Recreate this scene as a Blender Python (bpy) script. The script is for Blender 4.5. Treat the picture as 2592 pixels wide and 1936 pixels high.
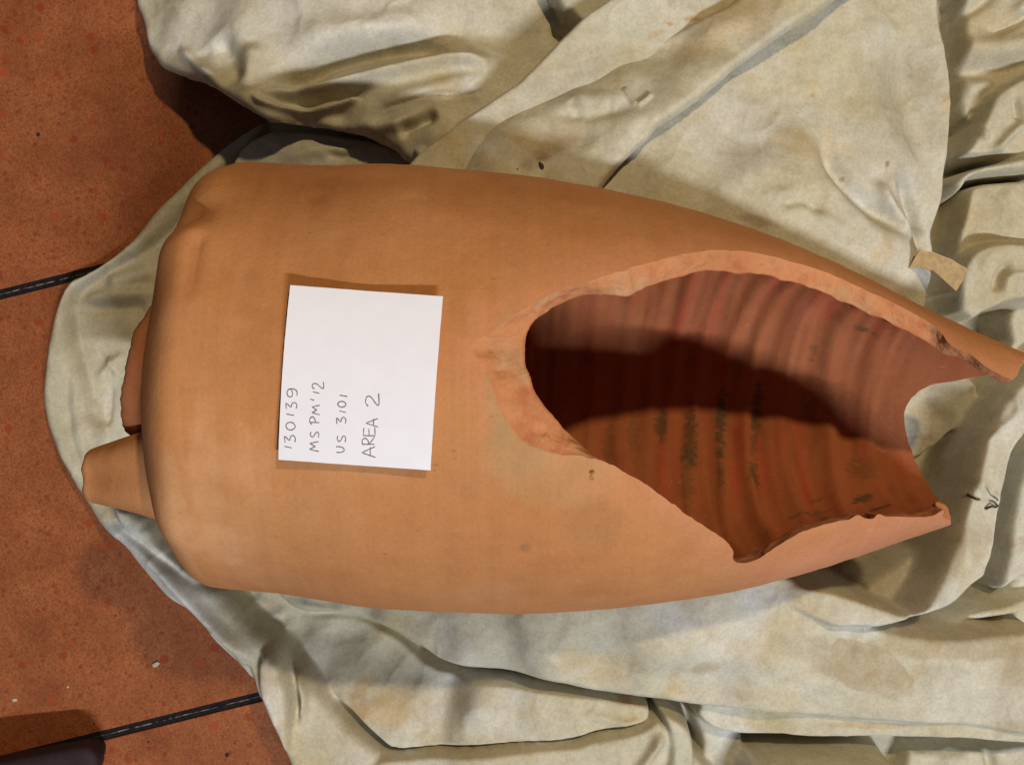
import bpy, bmesh, math, random
import numpy as np
from mathutils import Vector, Matrix
from mathutils.geometry import delaunay_2d_cdt

for o in list(bpy.data.objects):
    bpy.data.objects.remove(o)
scene = bpy.context.scene
COL = scene.collection

# ------------------------------------------------------------------ camera
H = 0.88                       # camera height above the floor (m)
F, CX, CY = 2390.0, 1296.0, 968.0
cam_data = bpy.data.cameras.new('camera')
cam_data.sensor_width = 36.0
cam_data.lens = 36.0 * F / 2592.0
cam_data.clip_start = 0.01
cam_data.clip_end = 50.0
cam = bpy.data.objects.new('camera', cam_data)
cam.location = (0, 0, H)
cam.rotation_euler = (0, 0, 0)
COL.objects.link(cam)
scene.camera = cam

# ------------------------------------------------------------------ dim room light
world = bpy.data.worlds.new('World')
scene.world = world
world.use_nodes = True
bg = world.node_tree.nodes['Background']
bg.inputs[0].default_value = (0.84, 0.88, 1.0, 1)
bg.inputs[1].default_value = 0.052

def lamp(name, loc, power, color, radius):
    d = bpy.data.lights.new(name, 'POINT')
    d.energy = power
    d.color = color
    d.shadow_soft_size = radius
    o = bpy.data.objects.new(name, d)
    o.location = loc
    COL.objects.link(o)
    return o
def tube_lamp(name, loc, aim, power, color, length, width):
    d = bpy.data.lights.new(name, 'AREA')
    d.shape = 'RECTANGLE'; d.size = length; d.size_y = width
    d.energy = power; d.color = color
    o = bpy.data.objects.new(name, d)
    o.location = loc
    z = (Vector(loc) - Vector(aim)).normalized()
    x = Vector((1, 0, 0)); y = z.cross(x).normalized(); x = y.cross(z)
    o.rotation_euler = Matrix((x, y, z)).transposed().to_euler()
    COL.objects.link(o)
    return o
# a cool fluorescent tube on the near side, a compact warm lamp on the far side
tube_lamp('ceiling_tube_lamp', (1.17, -2.02, 3.20), (0.0, 0.0, 0.1), 116.0, (0.93, 0.96, 1.0), 1.1, 0.09)
lamp('ceiling_lamp_warm', (0.62, 0.98, 2.20), 98.0, (1.0, 0.76, 0.42), 0.045)

scene.view_settings.view_transform = 'Standard'
scene.view_settings.look = 'None'
scene.view_settings.gamma = 1.0
scene.view_settings.use_curve_mapping = False
scene.view_settings.exposure = 0.0

rng = np.random.default_rng(11)
random.seed(5)

# ------------------------------------------------------------------ helpers
def up(px, py, z=0.0):
    """photo pixel at a known height -> point of the place (metres)"""
    d = H - z
    return ((px - CX) * d / F, -(py - CY) * d / F)

def smooth(e0, e1, x):
    t = np.clip((x - e0) / (e1 - e0), 0, 1)
    return t * t * (3 - 2 * t)

_perm = np.random.default_rng(3).permutation(512)
_perm = np.concatenate([_perm, _perm, _perm])
_grad = np.random.default_rng(4).normal(size=(512, 3))
_grad /= np.linalg.norm(_grad, axis=1)[:, None]

_ang = np.random.default_rng(6).uniform(0, 2 * np.pi, 512)
_gx2, _gy2 = np.cos(_ang), np.sin(_ang)

def perlin(x, y, z=None):
    x = np.asarray(x, float); y = np.asarray(y, float)
    if z is None:
        xi = np.floor(x).astype(np.int32); yi = np.floor(y).astype(np.int32)
        xf, yf = x - xi, y - yi
        u = xf * xf * xf * (xf * (xf * 6 - 15) + 10); v = yf * yf * yf * (yf * (yf * 6 - 15) + 10)
        px0, px1 = _perm[xi & 511], _perm[(xi + 1) & 511]
        def c_(pp, dy, ax, ay):
            h = _perm[pp + ((yi + dy) & 511)] & 511
            return _gx2[h] * ax + _gy2[h] * ay
        a = c_(px0, 0, xf, yf); b = c_(px1, 0, xf - 1, yf); c = c_(px0, 1, xf, yf - 1); d = c_(px1, 1, xf - 1, yf - 1)
        a = a + (b - a) * u; c = c + (d - c) * u
        return (a + (c - a) * v) * .85
    z = np.asarray(z, float)
    xi = np.floor(x).astype(int); yi = np.floor(y).astype(int); zi = np.floor(z).astype(int)
    xf, yf, zf = x - xi, y - yi, z - zi
    u, v, w = [t * t * t * (t * (t * 6 - 15) + 10) for t in (xf, yf, zf)]
    out = 0.0
    for dx in (0, 1):
        for dy in (0, 1):
            for dz in (0, 1):
                h = _perm[(_perm[(_perm[(xi + dx) & 511] + yi + dy) & 511] + zi + dz) & 511]
                g = _grad[h]
                dot = g[..., 0] * (xf - dx) + g[..., 1] * (yf - dy) + g[..., 2] * (zf - dz)
                out = out + dot * (u if dx else 1 - u) * (v if dy else 1 - v) * (w if dz else 1 - w)
    return out

def fbm(x, y, z=None, octv=4):
    s, a, f = 0.0, 1.0, 1.0
    for i in range(octv):
        s = s + a * perlin(x * f + 17.3 * i, y * f - 9.1 * i, None if z is None else z * f)
        a *= 0.5; f *= 2.03
    return s

def pchip(xs, ys, x):
    xs = np.asarray(xs, float); ys = np.asarray(ys, float)
    h = np.diff(xs); d = np.diff(ys) / h
    m = np.zeros(len(xs))
    m[1:-1] = np.where(d[1:] * d[:-1] > 0, 2 * d[1:] * d[:-1] / (d[1:] + d[:-1] + 1e-12), 0)
    m[0] = d[0]; m[-1] = d[-1]
    i = np.clip(np.searchsorted(xs, x) - 1, 0, len(h) - 1)
    t = (x - xs[i]) / h[i]
    return ys[i] * (1 + 2 * t) * (1 - t) ** 2 + ys[i + 1] * t * t * (3 - 2 * t) + h[i] * (m[i] * t * (1 - t) ** 2 - m[i + 1] * t * t * (1 - t))

def catmull(pts, n, closed=False):
    """points -> smooth dense polyline"""
    p = np.asarray(pts, float)
    out = []
    k = len(p)
    for i in range(k if closed else k - 1):
        a, b, c, d = (p[(i + j) % k] if closed else p[min(max(i + j, 0), k - 1)] for j in (-1, 0, 1, 2))
        for t in np.arange(n) / n:
            out.append(0.5 * (2 * b + (c - a) * t + (2 * a - 5 * b + 4 * c - d) * t * t + (3 * b - a - 3 * c + d) * t ** 3))
    if not closed:
        out.append(p[-1])
    return np.array(out)

def seg_dist(X, Y, poly, closed=False):
    """distance to a polyline, nearest point, parameter 0..1 along it"""
    best = np.full(X.shape, 1e9); bx = np.zeros(X.shape); by = np.zeros(X.shape); bt = np.zeros(X.shape)
    n = len(poly)
    segs = [(poly[i], poly[(i + 1) % n]) for i in range(n if closed else n - 1)]
    L = [math.dist(a, b) for a, b in segs]; tot = sum(L); acc = 0.0
    for (a, b), l in zip(segs, L):
        dx, dy = b[0] - a[0], b[1] - a[1]
        t = np.clip(((X - a[0]) * dx + (Y - a[1]) * dy) / (l * l + 1e-15), 0, 1)
        qx = a[0] + t * dx; qy = a[1] + t * dy
        d = (X - qx) ** 2 + (Y - qy) ** 2
        m = d < best
        best = np.where(m, d, best); bx = np.where(m, qx, bx); by = np.where(m, qy, by)
        bt = np.where(m, (acc + t * l) / tot, bt)
        acc += l
    return np.sqrt(best), bx, by, bt

def inside(X, Y, poly):
    r = np.zeros(X.shape, bool)
    n = len(poly)
    for i in range(n):
        x1, y1 = poly[i]; x2, y2 = poly[(i + 1) % n]
        if y1 == y2:
            continue
        c = ((y1 > Y) != (y2 > Y)) & (X < (x2 - x1) * (Y - y1) / (y2 - y1) + x1)
        r ^= c
    return r

def mesh_obj(name, verts, faces, mats, parent=None, smooth_shade=True, mat_idx=None):
    me = bpy.data.meshes.new(name)
    verts = np.asarray(verts, np.float32)
    if isinstance(faces, np.ndarray):
        nf, k = faces.shape
        me.vertices.add(len(verts)); me.vertices.foreach_set('co', verts.ravel())
        me.loops.add(nf * k); me.loops.foreach_set('vertex_index', faces.astype(np.int32).ravel())
        me.polygons.add(nf)
        me.polygons.foreach_set('loop_start', np.arange(0, nf * k, k, dtype=np.int32))
        me.update(calc_edges=True)
    else:
        me.from_pydata([tuple(map(float, v)) for v in verts], [], [tuple(map(int, f)) for f in faces])
    for m in (mats if isinstance(mats, (list, tuple)) else [mats]):
        me.materials.append(m)
    if mat_idx is not None:
        me.polygons.foreach_set('material_index', np.asarray(mat_idx, np.int32))
    me.polygons.foreach_set('use_smooth', np.full(len(me.polygons), smooth_shade))
    me.update()
    me.validate()
    o = bpy.data.objects.new(name, me)
    COL.objects.link(o)
    if parent:
        o.parent = parent
    return o

def attr(o, name, rgb):
    a = o.data.color_attributes.new(name, 'FLOAT_COLOR', 'POINT')
    c = np.ones((len(o.data.vertices), 4), np.float32)
    c[:, :rgb.shape[1]] = rgb
    a.data.foreach_set('color', c.ravel())

def tag(o, label, cat, group=None):
    o['label'] = label; o['category'] = cat
    if group:
        o['group'] = group

# ------------------------------------------------------------------ materials
def new_mat(name, rough=0.8):
    m = bpy.data.materials.new(name)
    m.use_nodes = True
    nt = m.node_tree
    b = nt.nodes['Principled BSDF']
    b.inputs['Roughness'].default_value = rough
    b.inputs['Specular IOR Level'].default_value = 0.25
    return m, nt, b

def N(nt, t, **kw):
    n = nt.nodes.new(t)
    for k, v in kw.items():
        if k in n.inputs.keys():
            n.inputs[k].default_value = v
        else:
            setattr(n, k, v)
    return n

def ramp(nt, fac, stops):
    r = nt.nodes.new('ShaderNodeValToRGB')
    while len(r.color_ramp.elements) < len(stops):
        r.color_ramp.elements.new(0.5)
    for e, (p, c) in zip(r.color_ramp.elements, stops):
        e.position = p
        e.color = (*c, 1) if len(c) == 3 else c
    nt.links.new(fac, r.inputs[0])
    return r.outputs[0]

def mix(nt, fac, a, b, mode='MIX'):
    m = nt.nodes.new('ShaderNodeMix')
    m.data_type = 'RGBA'; m.blend_type = mode
    for s, v in ((0, fac), (6, a), (7, b)):
        if hasattr(v, 'is_output'):
            nt.links.new(v, m.inputs[s])
        else:
            m.inputs[s].default_value = v if s == 0 else ((*v, 1) if len(v) == 3 else v)
    return m.outputs[2]

def coords(nt, scale=(1, 1, 1)):
    tc = nt.nodes.new('ShaderNodeTexCoord')
    mp = nt.nodes.new('ShaderNodeMapping')
    mp.inputs['Scale'].default_value = scale
    nt.links.new(tc.outputs['Object'], mp.inputs[0])
    return mp.outputs[0]

def noise(nt, vec, scale, detail=4, rough=0.55):
    n = N(nt, 'ShaderNodeTexNoise', Scale=scale, Detail=detail, Roughness=rough)
    nt.links.new(vec, n.inputs['Vector'])
    return n.outputs[0]

def bump(nt, b, h, strength, dist, prev=None):
    n = N(nt, 'ShaderNodeBump', Strength=strength, Distance=dist)
    nt.links.new(h, n.inputs['Height'])
    if prev is not None:
        nt.links.new(prev, n.inputs['Normal'])
    nt.links.new(n.outputs[0], b.inputs['Normal'])
    return n.outputs[0]

def mat_clay():
    m, nt, b = new_mat('terracotta', 0.88)
    v = coords(nt)
    at = N(nt, 'ShaderNodeVertexColor', layer_name='tint')
    n1 = noise(nt, v, 9, 5, 0.6)
    n2 = noise(nt, v, 45, 6, 0.65)
    n3 = noise(nt, v, 420, 3, 0.6)
    c = mix(nt, 1.0, at.outputs[0], ramp(nt, n1, [(0.3, (0.90, 0.86, 0.82)), (0.7, (1.08, 1.10, 1.12))]), 'MULTIPLY')
    c = mix(nt, 1.0, c, ramp(nt, n2, [(0.32, (0.95, 0.94, 0.92)), (0.6, (1.02, 1.02, 1.02))]), 'MULTIPLY')
    c = mix(nt, 1.0, c, ramp(nt, n3, [(0.36, (0.95, 0.94, 0.93)), (0.56, (1.01, 1.01, 1.01))]), 'MULTIPLY')
    # small dark nicks and scratches
    v2 = coords(nt, (90, 160, 120))
    vo = N(nt, 'ShaderNodeTexVoronoi', Scale=1.0); nt.links.new(v2, vo.inputs['Vector'])
    pick = N(nt, 'ShaderNodeMath', operation='GREATER_THAN'); pick.inputs[1].default_value = 0.955
    sep = N(nt, 'ShaderNodeSeparateColor'); nt.links.new(vo.outputs['Color'], sep.inputs[0]); nt.links.new(sep.outputs[0], pick.inputs[0])
    near = ramp(nt, vo.outputs['Distance'], [(0.05, (1, 1, 1)), (0.2, (0, 0, 0))])
    mm = N(nt, 'ShaderNodeMath', operation='MULTIPLY'); nt.links.new(pick.outputs[0], mm.inputs[0]); nt.links.new(near, mm.inputs[1])
    m3 = N(nt, 'ShaderNodeMath', operation='MULTIPLY'); nt.links.new(mm.outputs[0], m3.inputs[0]); m3.inputs[1].default_value = 0.35
    c = mix(nt, m3.outputs[0], c, (0.13, 0.07, 0.035))
    vw = coords(nt, (330, 5, 5)); wl = noise(nt, vw, 1.0, 4, 0.6)
    c = mix(nt, 1.0, c, ramp(nt, wl, [(0.34, (0.975, 0.97, 0.965)), (0.62, (1.015, 1.015, 1.015))]), 'MULTIPLY')
    # lime specks and soil caught in the skin
    sp = noise(nt, v, 150, 3, 0.75)
    c = mix(nt, ramp(nt, sp, [(0.68, (0, 0, 0)), (0.76, (.55, .55, .55))]), c, (0.20, 0.115, 0.055))
    sp2 = noise(nt, coords(nt, (1, 1.3, 1.1)), 75, 5, 0.8)
    c = mix(nt, ramp(nt, sp2, [(0.62, (0, 0, 0)), (0.75, (.5, .5, .5))]), c, (0.58, 0.34, 0.19))
    nt.links.new(c, b.inputs['Base Color'])
    p = bump(nt, b, wl, 0.13, 0.0006)
    p = bump(nt, b, n2, 0.16, 0.003, p)
    p = bump(nt, b, sp, 0.25, 0.0008, p)
    p = bump(nt, b, n3, 0.25, 0.0006, p)
    return m

def mat_cloth():
    m, nt, b = new_mat('cotton_cloth', 0.95)
    b.inputs['Specular IOR Level'].default_value = 0.1
    v = coords(nt)
    at = N(nt, 'ShaderNodeVertexColor', layer_name='tint')
    n1 = noise(nt, v, 60, 6, 0.7)
    n2 = noise(nt, v, 380, 4, 0.7)
    c = mix(nt, 1.0, at.outputs[0], ramp(nt, n1, [(0.3, (0.86, 0.85, 0.82)), (0.66, (1.07, 1.07, 1.09))]), 'MULTIPLY')
    c = mix(nt, 1.0, c, ramp(nt, n2, [(0.32, (0.87, 0.87, 0.86)), (0.6, (1.05, 1.05, 1.05))]), 'MULTIPLY')
    nt.links.new(c, b.inputs['Base Color'])
    # woven threads
    wv = []
    for ax in ('X', 'Y'):
        w = N(nt, 'ShaderNodeTexWave', Scale=420.0, Distortion=1.5); w.bands_direction = ax
        w.inputs['Detail Scale'].default_value = 2.0
        nt.links.new(v, w.inputs['Vector']); wv.append(w.outputs['Fac'])
    mx = N(nt, 'ShaderNodeMath', operation='MAXIMUM'); nt.links.new(wv[0], mx.inputs[0]); nt.links.new(wv[1], mx.inputs[1])
    p = bump(nt, b, mx.outputs[0], 0.18, 0.0003)
    p = bump(nt, b, n1, 0.16, 0.0022, p)
    p = bump(nt, b, n2, 0.3, 0.0006, p)
    return m

def mat_terrazzo():
    m, nt, b = new_mat('red_terrazzo', 0.42)
    b.inputs['Specular IOR Level'].default_value = 0.3
    tc = N(nt, 'ShaderNodeTexCoord')
    oi = N(nt, 'ShaderNodeObjectInfo')
    ad = N(nt, 'ShaderNodeVectorMath', operation='MULTIPLY_ADD')
    nt.links.new(oi.outputs['Random'], ad.inputs[0]); ad.inputs[1].default_value = (7, 5, 3)
    nt.links.new(tc.outputs['Object'], ad.inputs[2])
    v = ad.outputs[0]
    warp = N(nt, 'ShaderNodeTexNoise', Scale=160.0, Detail=2.0); nt.links.new(v, warp.inputs['Vector'])
    vm = N(nt, 'ShaderNodeVectorMath', operation='MULTIPLY_ADD')
    nt.links.new(warp.outputs['Color'], vm.inputs[0]); vm.inputs[1].default_value = (0.004, 0.004, 0.004); nt.links.new(v, vm.inputs[2])
    base_n = noise(nt, v, 26, 4, 0.6)
    c = ramp(nt, base_n, [(0.3, (0.25, 0.078, 0.030)), (0.7, (0.36, 0.122, 0.046))])
    fine = noise(nt, v, 520, 3, 0.7)
    c = mix(nt, 1.0, c, ramp(nt, fine, [(0.35, (0.72, 0.68, 0.66)), (0.62, (1.14, 1.14, 1.12))]), 'MULTIPLY')
    for sc, thr, edge, cols in ((300.0, 0.30, 0.30, ((0.20, 0.048, 0.022), (0.30, 0.085, 0.034))),
                                (150.0, 0.62, 0.28, ((0.20, 0.040, 0.018), (0.33, 0.075, 0.026))),
                                (78.0, 0.86, 0.26, ((0.24, 0.034, 0.014), (0.38, 0.080, 0.024)))):
        vo = N(nt, 'ShaderNodeTexVoronoi', Scale=sc); nt.links.new(vm.outputs[0], vo.inputs['Vector'])
        vo.voronoi_dimensions = '3D'
        sep = N(nt, 'ShaderNodeSeparateColor'); nt.links.new(vo.outputs['Color'], sep.inputs[0])
        pick = N(nt, 'ShaderNodeMath', operation='GREATER_THAN'); pick.inputs[1].default_value = thr
        nt.links.new(sep.outputs[0], pick.inputs[0])
        near = ramp(nt, vo.outputs['Distance'], [(edge, (1, 1, 1)), (edge + 0.12, (0, 0, 0))])
        mm = N(nt, 'ShaderNodeMath', operation='MULTIPLY'); nt.links.new(pick.outputs[0], mm.inputs[0]); nt.links.new(near, mm.inputs[1])
        m2 = N(nt, 'ShaderNodeMath', operation='MULTIPLY'); nt.links.new(mm.outputs[0], m2.inputs[0]); m2.inputs[1].default_value = 0.75
        cc = mix(nt, sep.outputs[1], cols[0], cols[1])
        c = mix(nt, m2.outputs[0], c, cc)
    nt.links.new(c, b.inputs['Base Color'])
    bump(nt, b, fine, 0.05, 0.0003)
    return m

def mat_plain(name, col, rough=0.8, var=0.12, scale=120, bumpd=0.0004):
    m, nt, b = new_mat(name, rough)
    v = coords(nt)
    n1 = noise(nt, v, scale, 5, 0.65)
    lo = tuple(x * (1 - var) for x in col); hi = tuple(min(1, x * (1 + var)) for x in col)
    nt.links.new(ramp(nt, n1, [(0.3, lo), (0.7, hi)]), b.inputs['Base Color'])
    bump(nt, b, n1, 0.3, bumpd)
    return m

def mat_grout_line():
    m, nt, b = new_mat('pale_grout', 0.9)
    v = coords(nt)
    n1 = noise(nt, v, 75, 5, 0.7)
    nt.links.new(ramp(nt, n1, [(0.44, (0.012, 0.010, 0.012)), (0.62, (0.30, 0.23, 0.19))]), b.inputs['Base Color'])
    return m

M_CLAY = mat_clay()
M_CLOTH = mat_cloth()
M_TILE = mat_terrazzo()
M_GROUT = mat_plain('black_grout', (0.011, 0.009, 0.012), 0.95, 0.6, 300)
M_PALE = mat_grout_line()
M_CARD = mat_plain('white_card', (0.80, 0.80, 0.90), 0.75, 0.02, 60, 0.0001)
M_PENCIL = mat_plain('pencil', (0.20, 0.18, 0.19), 0.6, 0.35, 900)

# ------------------------------------------------------------------ floor
FA = math.atan(0.248)                     # joints rise to the right in the photo
fu = np.array([math.cos(FA), math.sin(FA)]); fv = np.array([-math.sin(FA), math.cos(FA)])
PITCH, JOINT = 0.4225, 0.0092
j1 = np.array(up(82, 725)); j2 = np.array(up(427, 1820))
vj = float(j2 @ fv); PITCH = float(j1 @ fv - vj)
uj = float(np.array(up(905, 900)) @ fu)
floor_v = []
R_ = 1.7
floor = mesh_obj('floor', [(-R_, -R_, -0.0016), (R_, -R_, -0.0016), (R_, R_, -0.0016), (-R_, R_, -0.0016)], [(0, 1, 2, 3)], M_GROUT, smooth_shade=False)
floor['kind'] = 'structure'

def make_tile_mesh():
    a = (PITCH - JOINT) / 2
    bm = bmesh.new()
    bmesh.ops.create_cube(bm, size=1.0)
    for vtx in bm.verts:
        vtx.co.x *= 2 * a; vtx.co.y *= 2 * a; vtx.co.z *= 0.012; vtx.co.z -= 0.006
    bmesh.ops.bevel(bm, geom=[e for e in bm.edges], offset=0.0007, segments=2, profile=0.5, affect='EDGES')
    me = bpy.data.meshes.new('tile'); bm.to_mesh(me); bm.free()
    me.materials.append(M_TILE)
    return me
tile_me = make_tile_mesh()
for i in range(-3, 3):
    for j in range(-3, 4):
        c = (uj + (i + 0.5) * PITCH) * fu + (vj + (j + 0.5) * PITCH) * fv
        if abs(c[0]) > 1.35 or abs(c[1]) > 1.25:
            continue
        t = bpy.data.objects.new('tile', tile_me)
        t.location = (c[0], c[1], 0); t.rotation_euler = (0, 0, FA + math.pi / 2 * ((i + 2 * j) % 4))
        COL.objects.link(t); t.parent = floor
# pale hairline along the middle of the dark joints
def grout_line(p0, p1, wdt):
    p0 = np.array(p0); p1 = np.array(p1); L = np.linalg.norm(p1 - p0); d = (p1 - p0) / L; n = np.array([-d[1], d[0]])
    k = int(L / 0.004); vs = []; fs = []
    for i in range(k + 1):
        t = i / k * L
        off = 0.0006 * perlin(t * 60, 3.3) ; w = wdt * (0.55 + 0.9 * abs(perlin(t * 45, 8.1)) + 0.9 * max(0, perlin(t * 14, 1.7)))
        c = p0 + d * t + n * off
        vs += [(*(c + n * w), -0.0011), (*(c - n * w), -0.0011)]
        if i:
            fs.append((2 * i - 2, 2 * i - 1, 2 * i + 1, 2 * i))
    mesh_obj('grout_line', vs, fs, M_PALE, floor, False)
for j in range(-2, 4):
    a = uj * fu + (vj + j * PITCH) * fv
    grout_line(a - 1.2 * fu, a + 1.2 * fu, 0.0006)
for i in range(-2, 3):
    a = (uj + i * PITCH) * fu + vj * fv
    grout_line(a - 1.2 * fv, a + 1.2 * fv, 0.0006)

# ------------------------------------------------------------------ vessel geometry
S0 = np.array([0, .006, .016, .034, .062, .11, .18, .26, .34, .42, .50, .58, .68])
RR = np.array([0.0276, 0.0459, 0.0617, 0.123, 0.1542, 0.1558, 0.1612, 0.1601, 0.1517, 0.1369, 0.1115, 0.0805, 0.0463])
O_ = np.array([-0.2625, 0.0097, 0.1818]); psi, tilt = -0.0697, -0.03
AX = np.array([math.cos(tilt) * math.cos(psi), math.cos(tilt) * math.sin(psi), math.sin(tilt)])
AY = np.array([-math.sin(psi), math.cos(psi), 0.0]); AZ = np.cross(AX, AY)
_k = np.linspace(0, 1, 13); _u = np.linspace(0, 1, 1600)
S_T = pchip(_k, S0, _u); R_T = pchip(_k, RR, _u)
Q_T = np.concatenate([[0], np.cumsum(np.hypot(np.diff(S_T), np.diff(R_T)))])
WALL = 0.013
def s2q(s): return np.interp(s, S_T, Q_T)
def q2s(q): return np.interp(q, Q_T, S_T)
def rad(s): return np.interp(s, S_T, R_T)
def world_pt(s, th, r):
    s = np.asarray(s); th = np.asarray(th); r = np.asarray(r)
    return O_ + s[..., None] * AX + r[..., None] * (np.sin(th)[..., None] * AY + np.cos(th)[..., None] * AZ)
def cast(px, py, thick=0.0, far=False):
    d = np.array([(px - CX) / F, -(py - CY) / F, -1.0]); t = np.linspace(.3, 1.1, 6000)
    P = np.array([0, 0, H]) + t[:, None] * d - O_
    s = P @ AX; y = P @ AY; z = P @ AZ; rd = np.hypot(y, z)
    R = np.interp(s, S_T, R_T - thick, left=0)
    idx = np.where(rd < R)[0]
    i = (idx[-1] if far else idx[0]) if len(idx) else int(np.argmin(rd - R))
    return float(s[i]), float(np.arctan2(y[i], z[i]))
def zin(x, y): return (1150 + x / 1.534, 580 + y / 1.534)

D_ = math.radians
def und(s, th):        # inner edge hidden under the outer one
    r = rad(s); k = r / (r - WALL)
    return (s, math.asin(max(-.98, min(.98, k * math.sin(th)))) - D_(1.5))
pairs = []             # (outer s, outer theta, inner s, inner theta), degrees
for s, t in ((.591, -180), (.5925, -171), (.595, -160), (.597, -150), (.600, -135), (.601, -122), (.600, -105), (.594, -85), (.588, -70), (.580, -58), (.568, -49)):
    pairs.append((s, t, s - .001, t))
for s, t in ((.5640, -42.5), (.5553, -44.6), (.540, -41.5), (.5244, -38), (.5150, -36.6), (.5081, -34.4), (.5050, -36.3), (.499, -35.3), (.4919, -33.0), (.4848, -33.9), (.4698, -33.9),
             (.4591, -34.6), (.4491, -35.9), (.4373, -39.9), (.4275, -44), (.4193, -45.4), (.4103, -43.6), (.4075, -39.1), (.4019, -35.8), (.3895, -31.3),
             (.3705, -25.8), (.3523, -20.5), (.3351, -16.3), (.3184, -13.2)):
    si, ti = und(s, D_(t)); pairs.append((s, t, si, math.degrees(ti)))
pairs += [(.3060, -11.9, .3040, -10.6), (.2930, -11.6, .2953, -8.1), (.2790, -10.9, .2890, -5.6), (.2660, -9.2, .2818, -2.9), (.2570, -5.5, .2734, 1.1), (.2500, -1.5, .2700, 4.2),
          (.2435, 4.2, .2670, 6.7), (.2390, 7.2, .2651, 9.3), (.2326, 9.7, .2645, 12.4), (.2430, 13.2, .2655, 15.2), (.2560, 17.2, .2692, 18.2), (.2690, 21.1, .2750, 20.8), (.2800, 23.6, .2828, 23.0),
          (.2910, 25.8, .2985, 26.9), (.3050, 28.5, .3115, 27.8), (.3200, 31.6, .3262, 28.4), (.3330, 34.4, .3340, 31.0), (.3460, 37.2, .3440, 33.6), (.3600, 40.3, .3624, 38.2),
          (.3727, 43, .3735, 41.2), (.391, 46.2, .3880, 43.9), (.4099, 48.9, .4071, 46.2), (.4240, 49.9, .4220, 48.0), (.4382, 50.8, .4359, 49.0), (.4530, 52.0, .4520, 50.2), (.468, 52.8, .4676, 50.8), (.485, 52.3, .4849, 50.0),
          (.4967, 51.4, .5003, 48.8), (.5120, 51.2, .5130, 48.9), (.5268, 50.3, .5262, 48.6), (.5390, 49.2, .5390, 47.0), (.5480, 47.6, .5500, 45.2), (.5535, 43.6, .5560, 43.0), (.5560, 39.0, .5600, 41.5), (.5613, 37.3, .5660, 42.0), (.5678, 37.3, .5730, 43.5), (.5751, 36.4, .5810, 43.0), (.5842, 32.6, .5890, 38.5), (.5945, 30.6, .5990, 36.5), (.6064, 29.6, .6100, 35.5), (.6137, 35.2, .6170, 40.5)]
pairs += [(.622, 46, .6230, 49), (.632, 58, .630, 60), (.640, 72, .639, 73), (.643, 90, .642, 90), (.643, 105, .642, 105), (.641, 117, .640, 117), (.634, 126, .633, 126), (.6198, 140, .619, 140), (.6041, 150, .603, 150), (.5954, 161, .594, 161), (.5905, 172, .5895, 172), (.591, 180, .590, 180)]
pairs = np.array(pairs)
loop = catmull(pairs, 9)                                   # dense correspondences
# ragged breakage along the edge (fades at the seam so it closes)
fade = smooth(0, 12, np.arange(len(loop))) * smooth(0, 12, np.arange(len(loop))[::-1])
kk = np.cumsum(np.concatenate([[0], np.hypot(np.diff(loop[:, 0]), np.diff(np.radians(loop[:, 1])) * .13)]))
rag = lambda o, a, f: a * fbm(kk * f + o, np.full_like(kk, o), None, 3) * fade
loop[:, 0] += rag(1.3, .0010, 130); loop[:, 1] += np.degrees(rag(5.2, .0010, 130) / .13)
loop[:, 2] += rag(9.7, .0012, 70); loop[:, 3] += np.degrees(rag(13.1, .0012, 70) / .13)
RB = 0.15
def param(s, thdeg): return np.stack([s2q(s), np.radians(thdeg) * RB], -1)
OUT_L = param(loop[:, 0], loop[:, 1]); IN_L = param(loop[:, 2], loop[:, 3])
OUT_L[0, 1] = IN_L[0, 1] = -math.pi * RB; OUT_L[-1, 1] = IN_L[-1, 1] = math.pi * RB

def shell_grid(loopq, q0, step):
    """triangulated (q, theta) sheet bounded by the fracture loop on the right"""
    W = math.pi * RB
    nth = int(2 * W / step); ths = np.linspace(-W, W, nth + 1)
    qe = loopq[0, 0]
    nq = int((qe - q0) / step); qs = np.linspace(q0, qe, nq + 1)
    bot = [(q, -W) for q in qs]; top = [(q, W) for q in qs]; lef = [(q0, t) for t in ths]
    # boundary: left side down..., bottom seam -> loop -> top seam back
    bnd = [(q, -W) for q in qs[:-1]] + [tuple(p) for p in loopq] + [(q, W) for q in qs[:-1][::-1]] + [(q0, t) for t in ths[1:-1][::-1]]
    bnd = np.array(bnd); nb = len(bnd)
    lo = nq; hi = nq + len(loopq)                          # indices of the loop in the boundary
    QQ, TT = np.meshgrid(np.arange(q0 + step, loopq[:, 0].max(), step), ths[1:-1], indexing='ij')
    Q1, T1 = QQ.ravel(), TT.ravel()
    Q1 = Q1 + step * .18 * (perlin(Q1 * 900, T1 * 900)); 
    ok = inside(Q1, T1, bnd)
    Q1, T1 = Q1[ok], T1[ok]
    d, _, _, _ = seg_dist(Q1, T1, loopq)
    ok = d > step * .55
    Q1, T1 = Q1[ok], T1[ok]
    pts = np.concatenate([bnd, np.stack([Q1, T1], -1)])
    edges = [(i, (i + 1) % nb) for i in range(nb)]
    res = delaunay_2d_cdt([Vector(p) for p in pts], edges, [], 0, 1e-7)
    vv = np.array([tuple(p) for p in res[0]]); tri = np.array([f for f in res[2] if len(f) == 3])
    back = {}
    for i, l in enumerate(res[3]):
        for j in l:
            back[j] = i
    cen = vv[tri].mean(1)
    tri = tri[inside(cen[:, 0], cen[:, 1], bnd)]
    a, b_, c_ = vv[tri[:, 0]], vv[tri[:, 1]], vv[tri[:, 2]]
    sg = (b_[:, 0] - a[:, 0]) * (c_[:, 1] - a[:, 1]) - (b_[:, 1] - a[:, 1]) * (c_[:, 0] - a[:, 0])
    tri[sg < 0] = tri[sg < 0][:, ::-1]
    return vv, tri, np.array([back[i] for i in range(lo, hi)])

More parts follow.
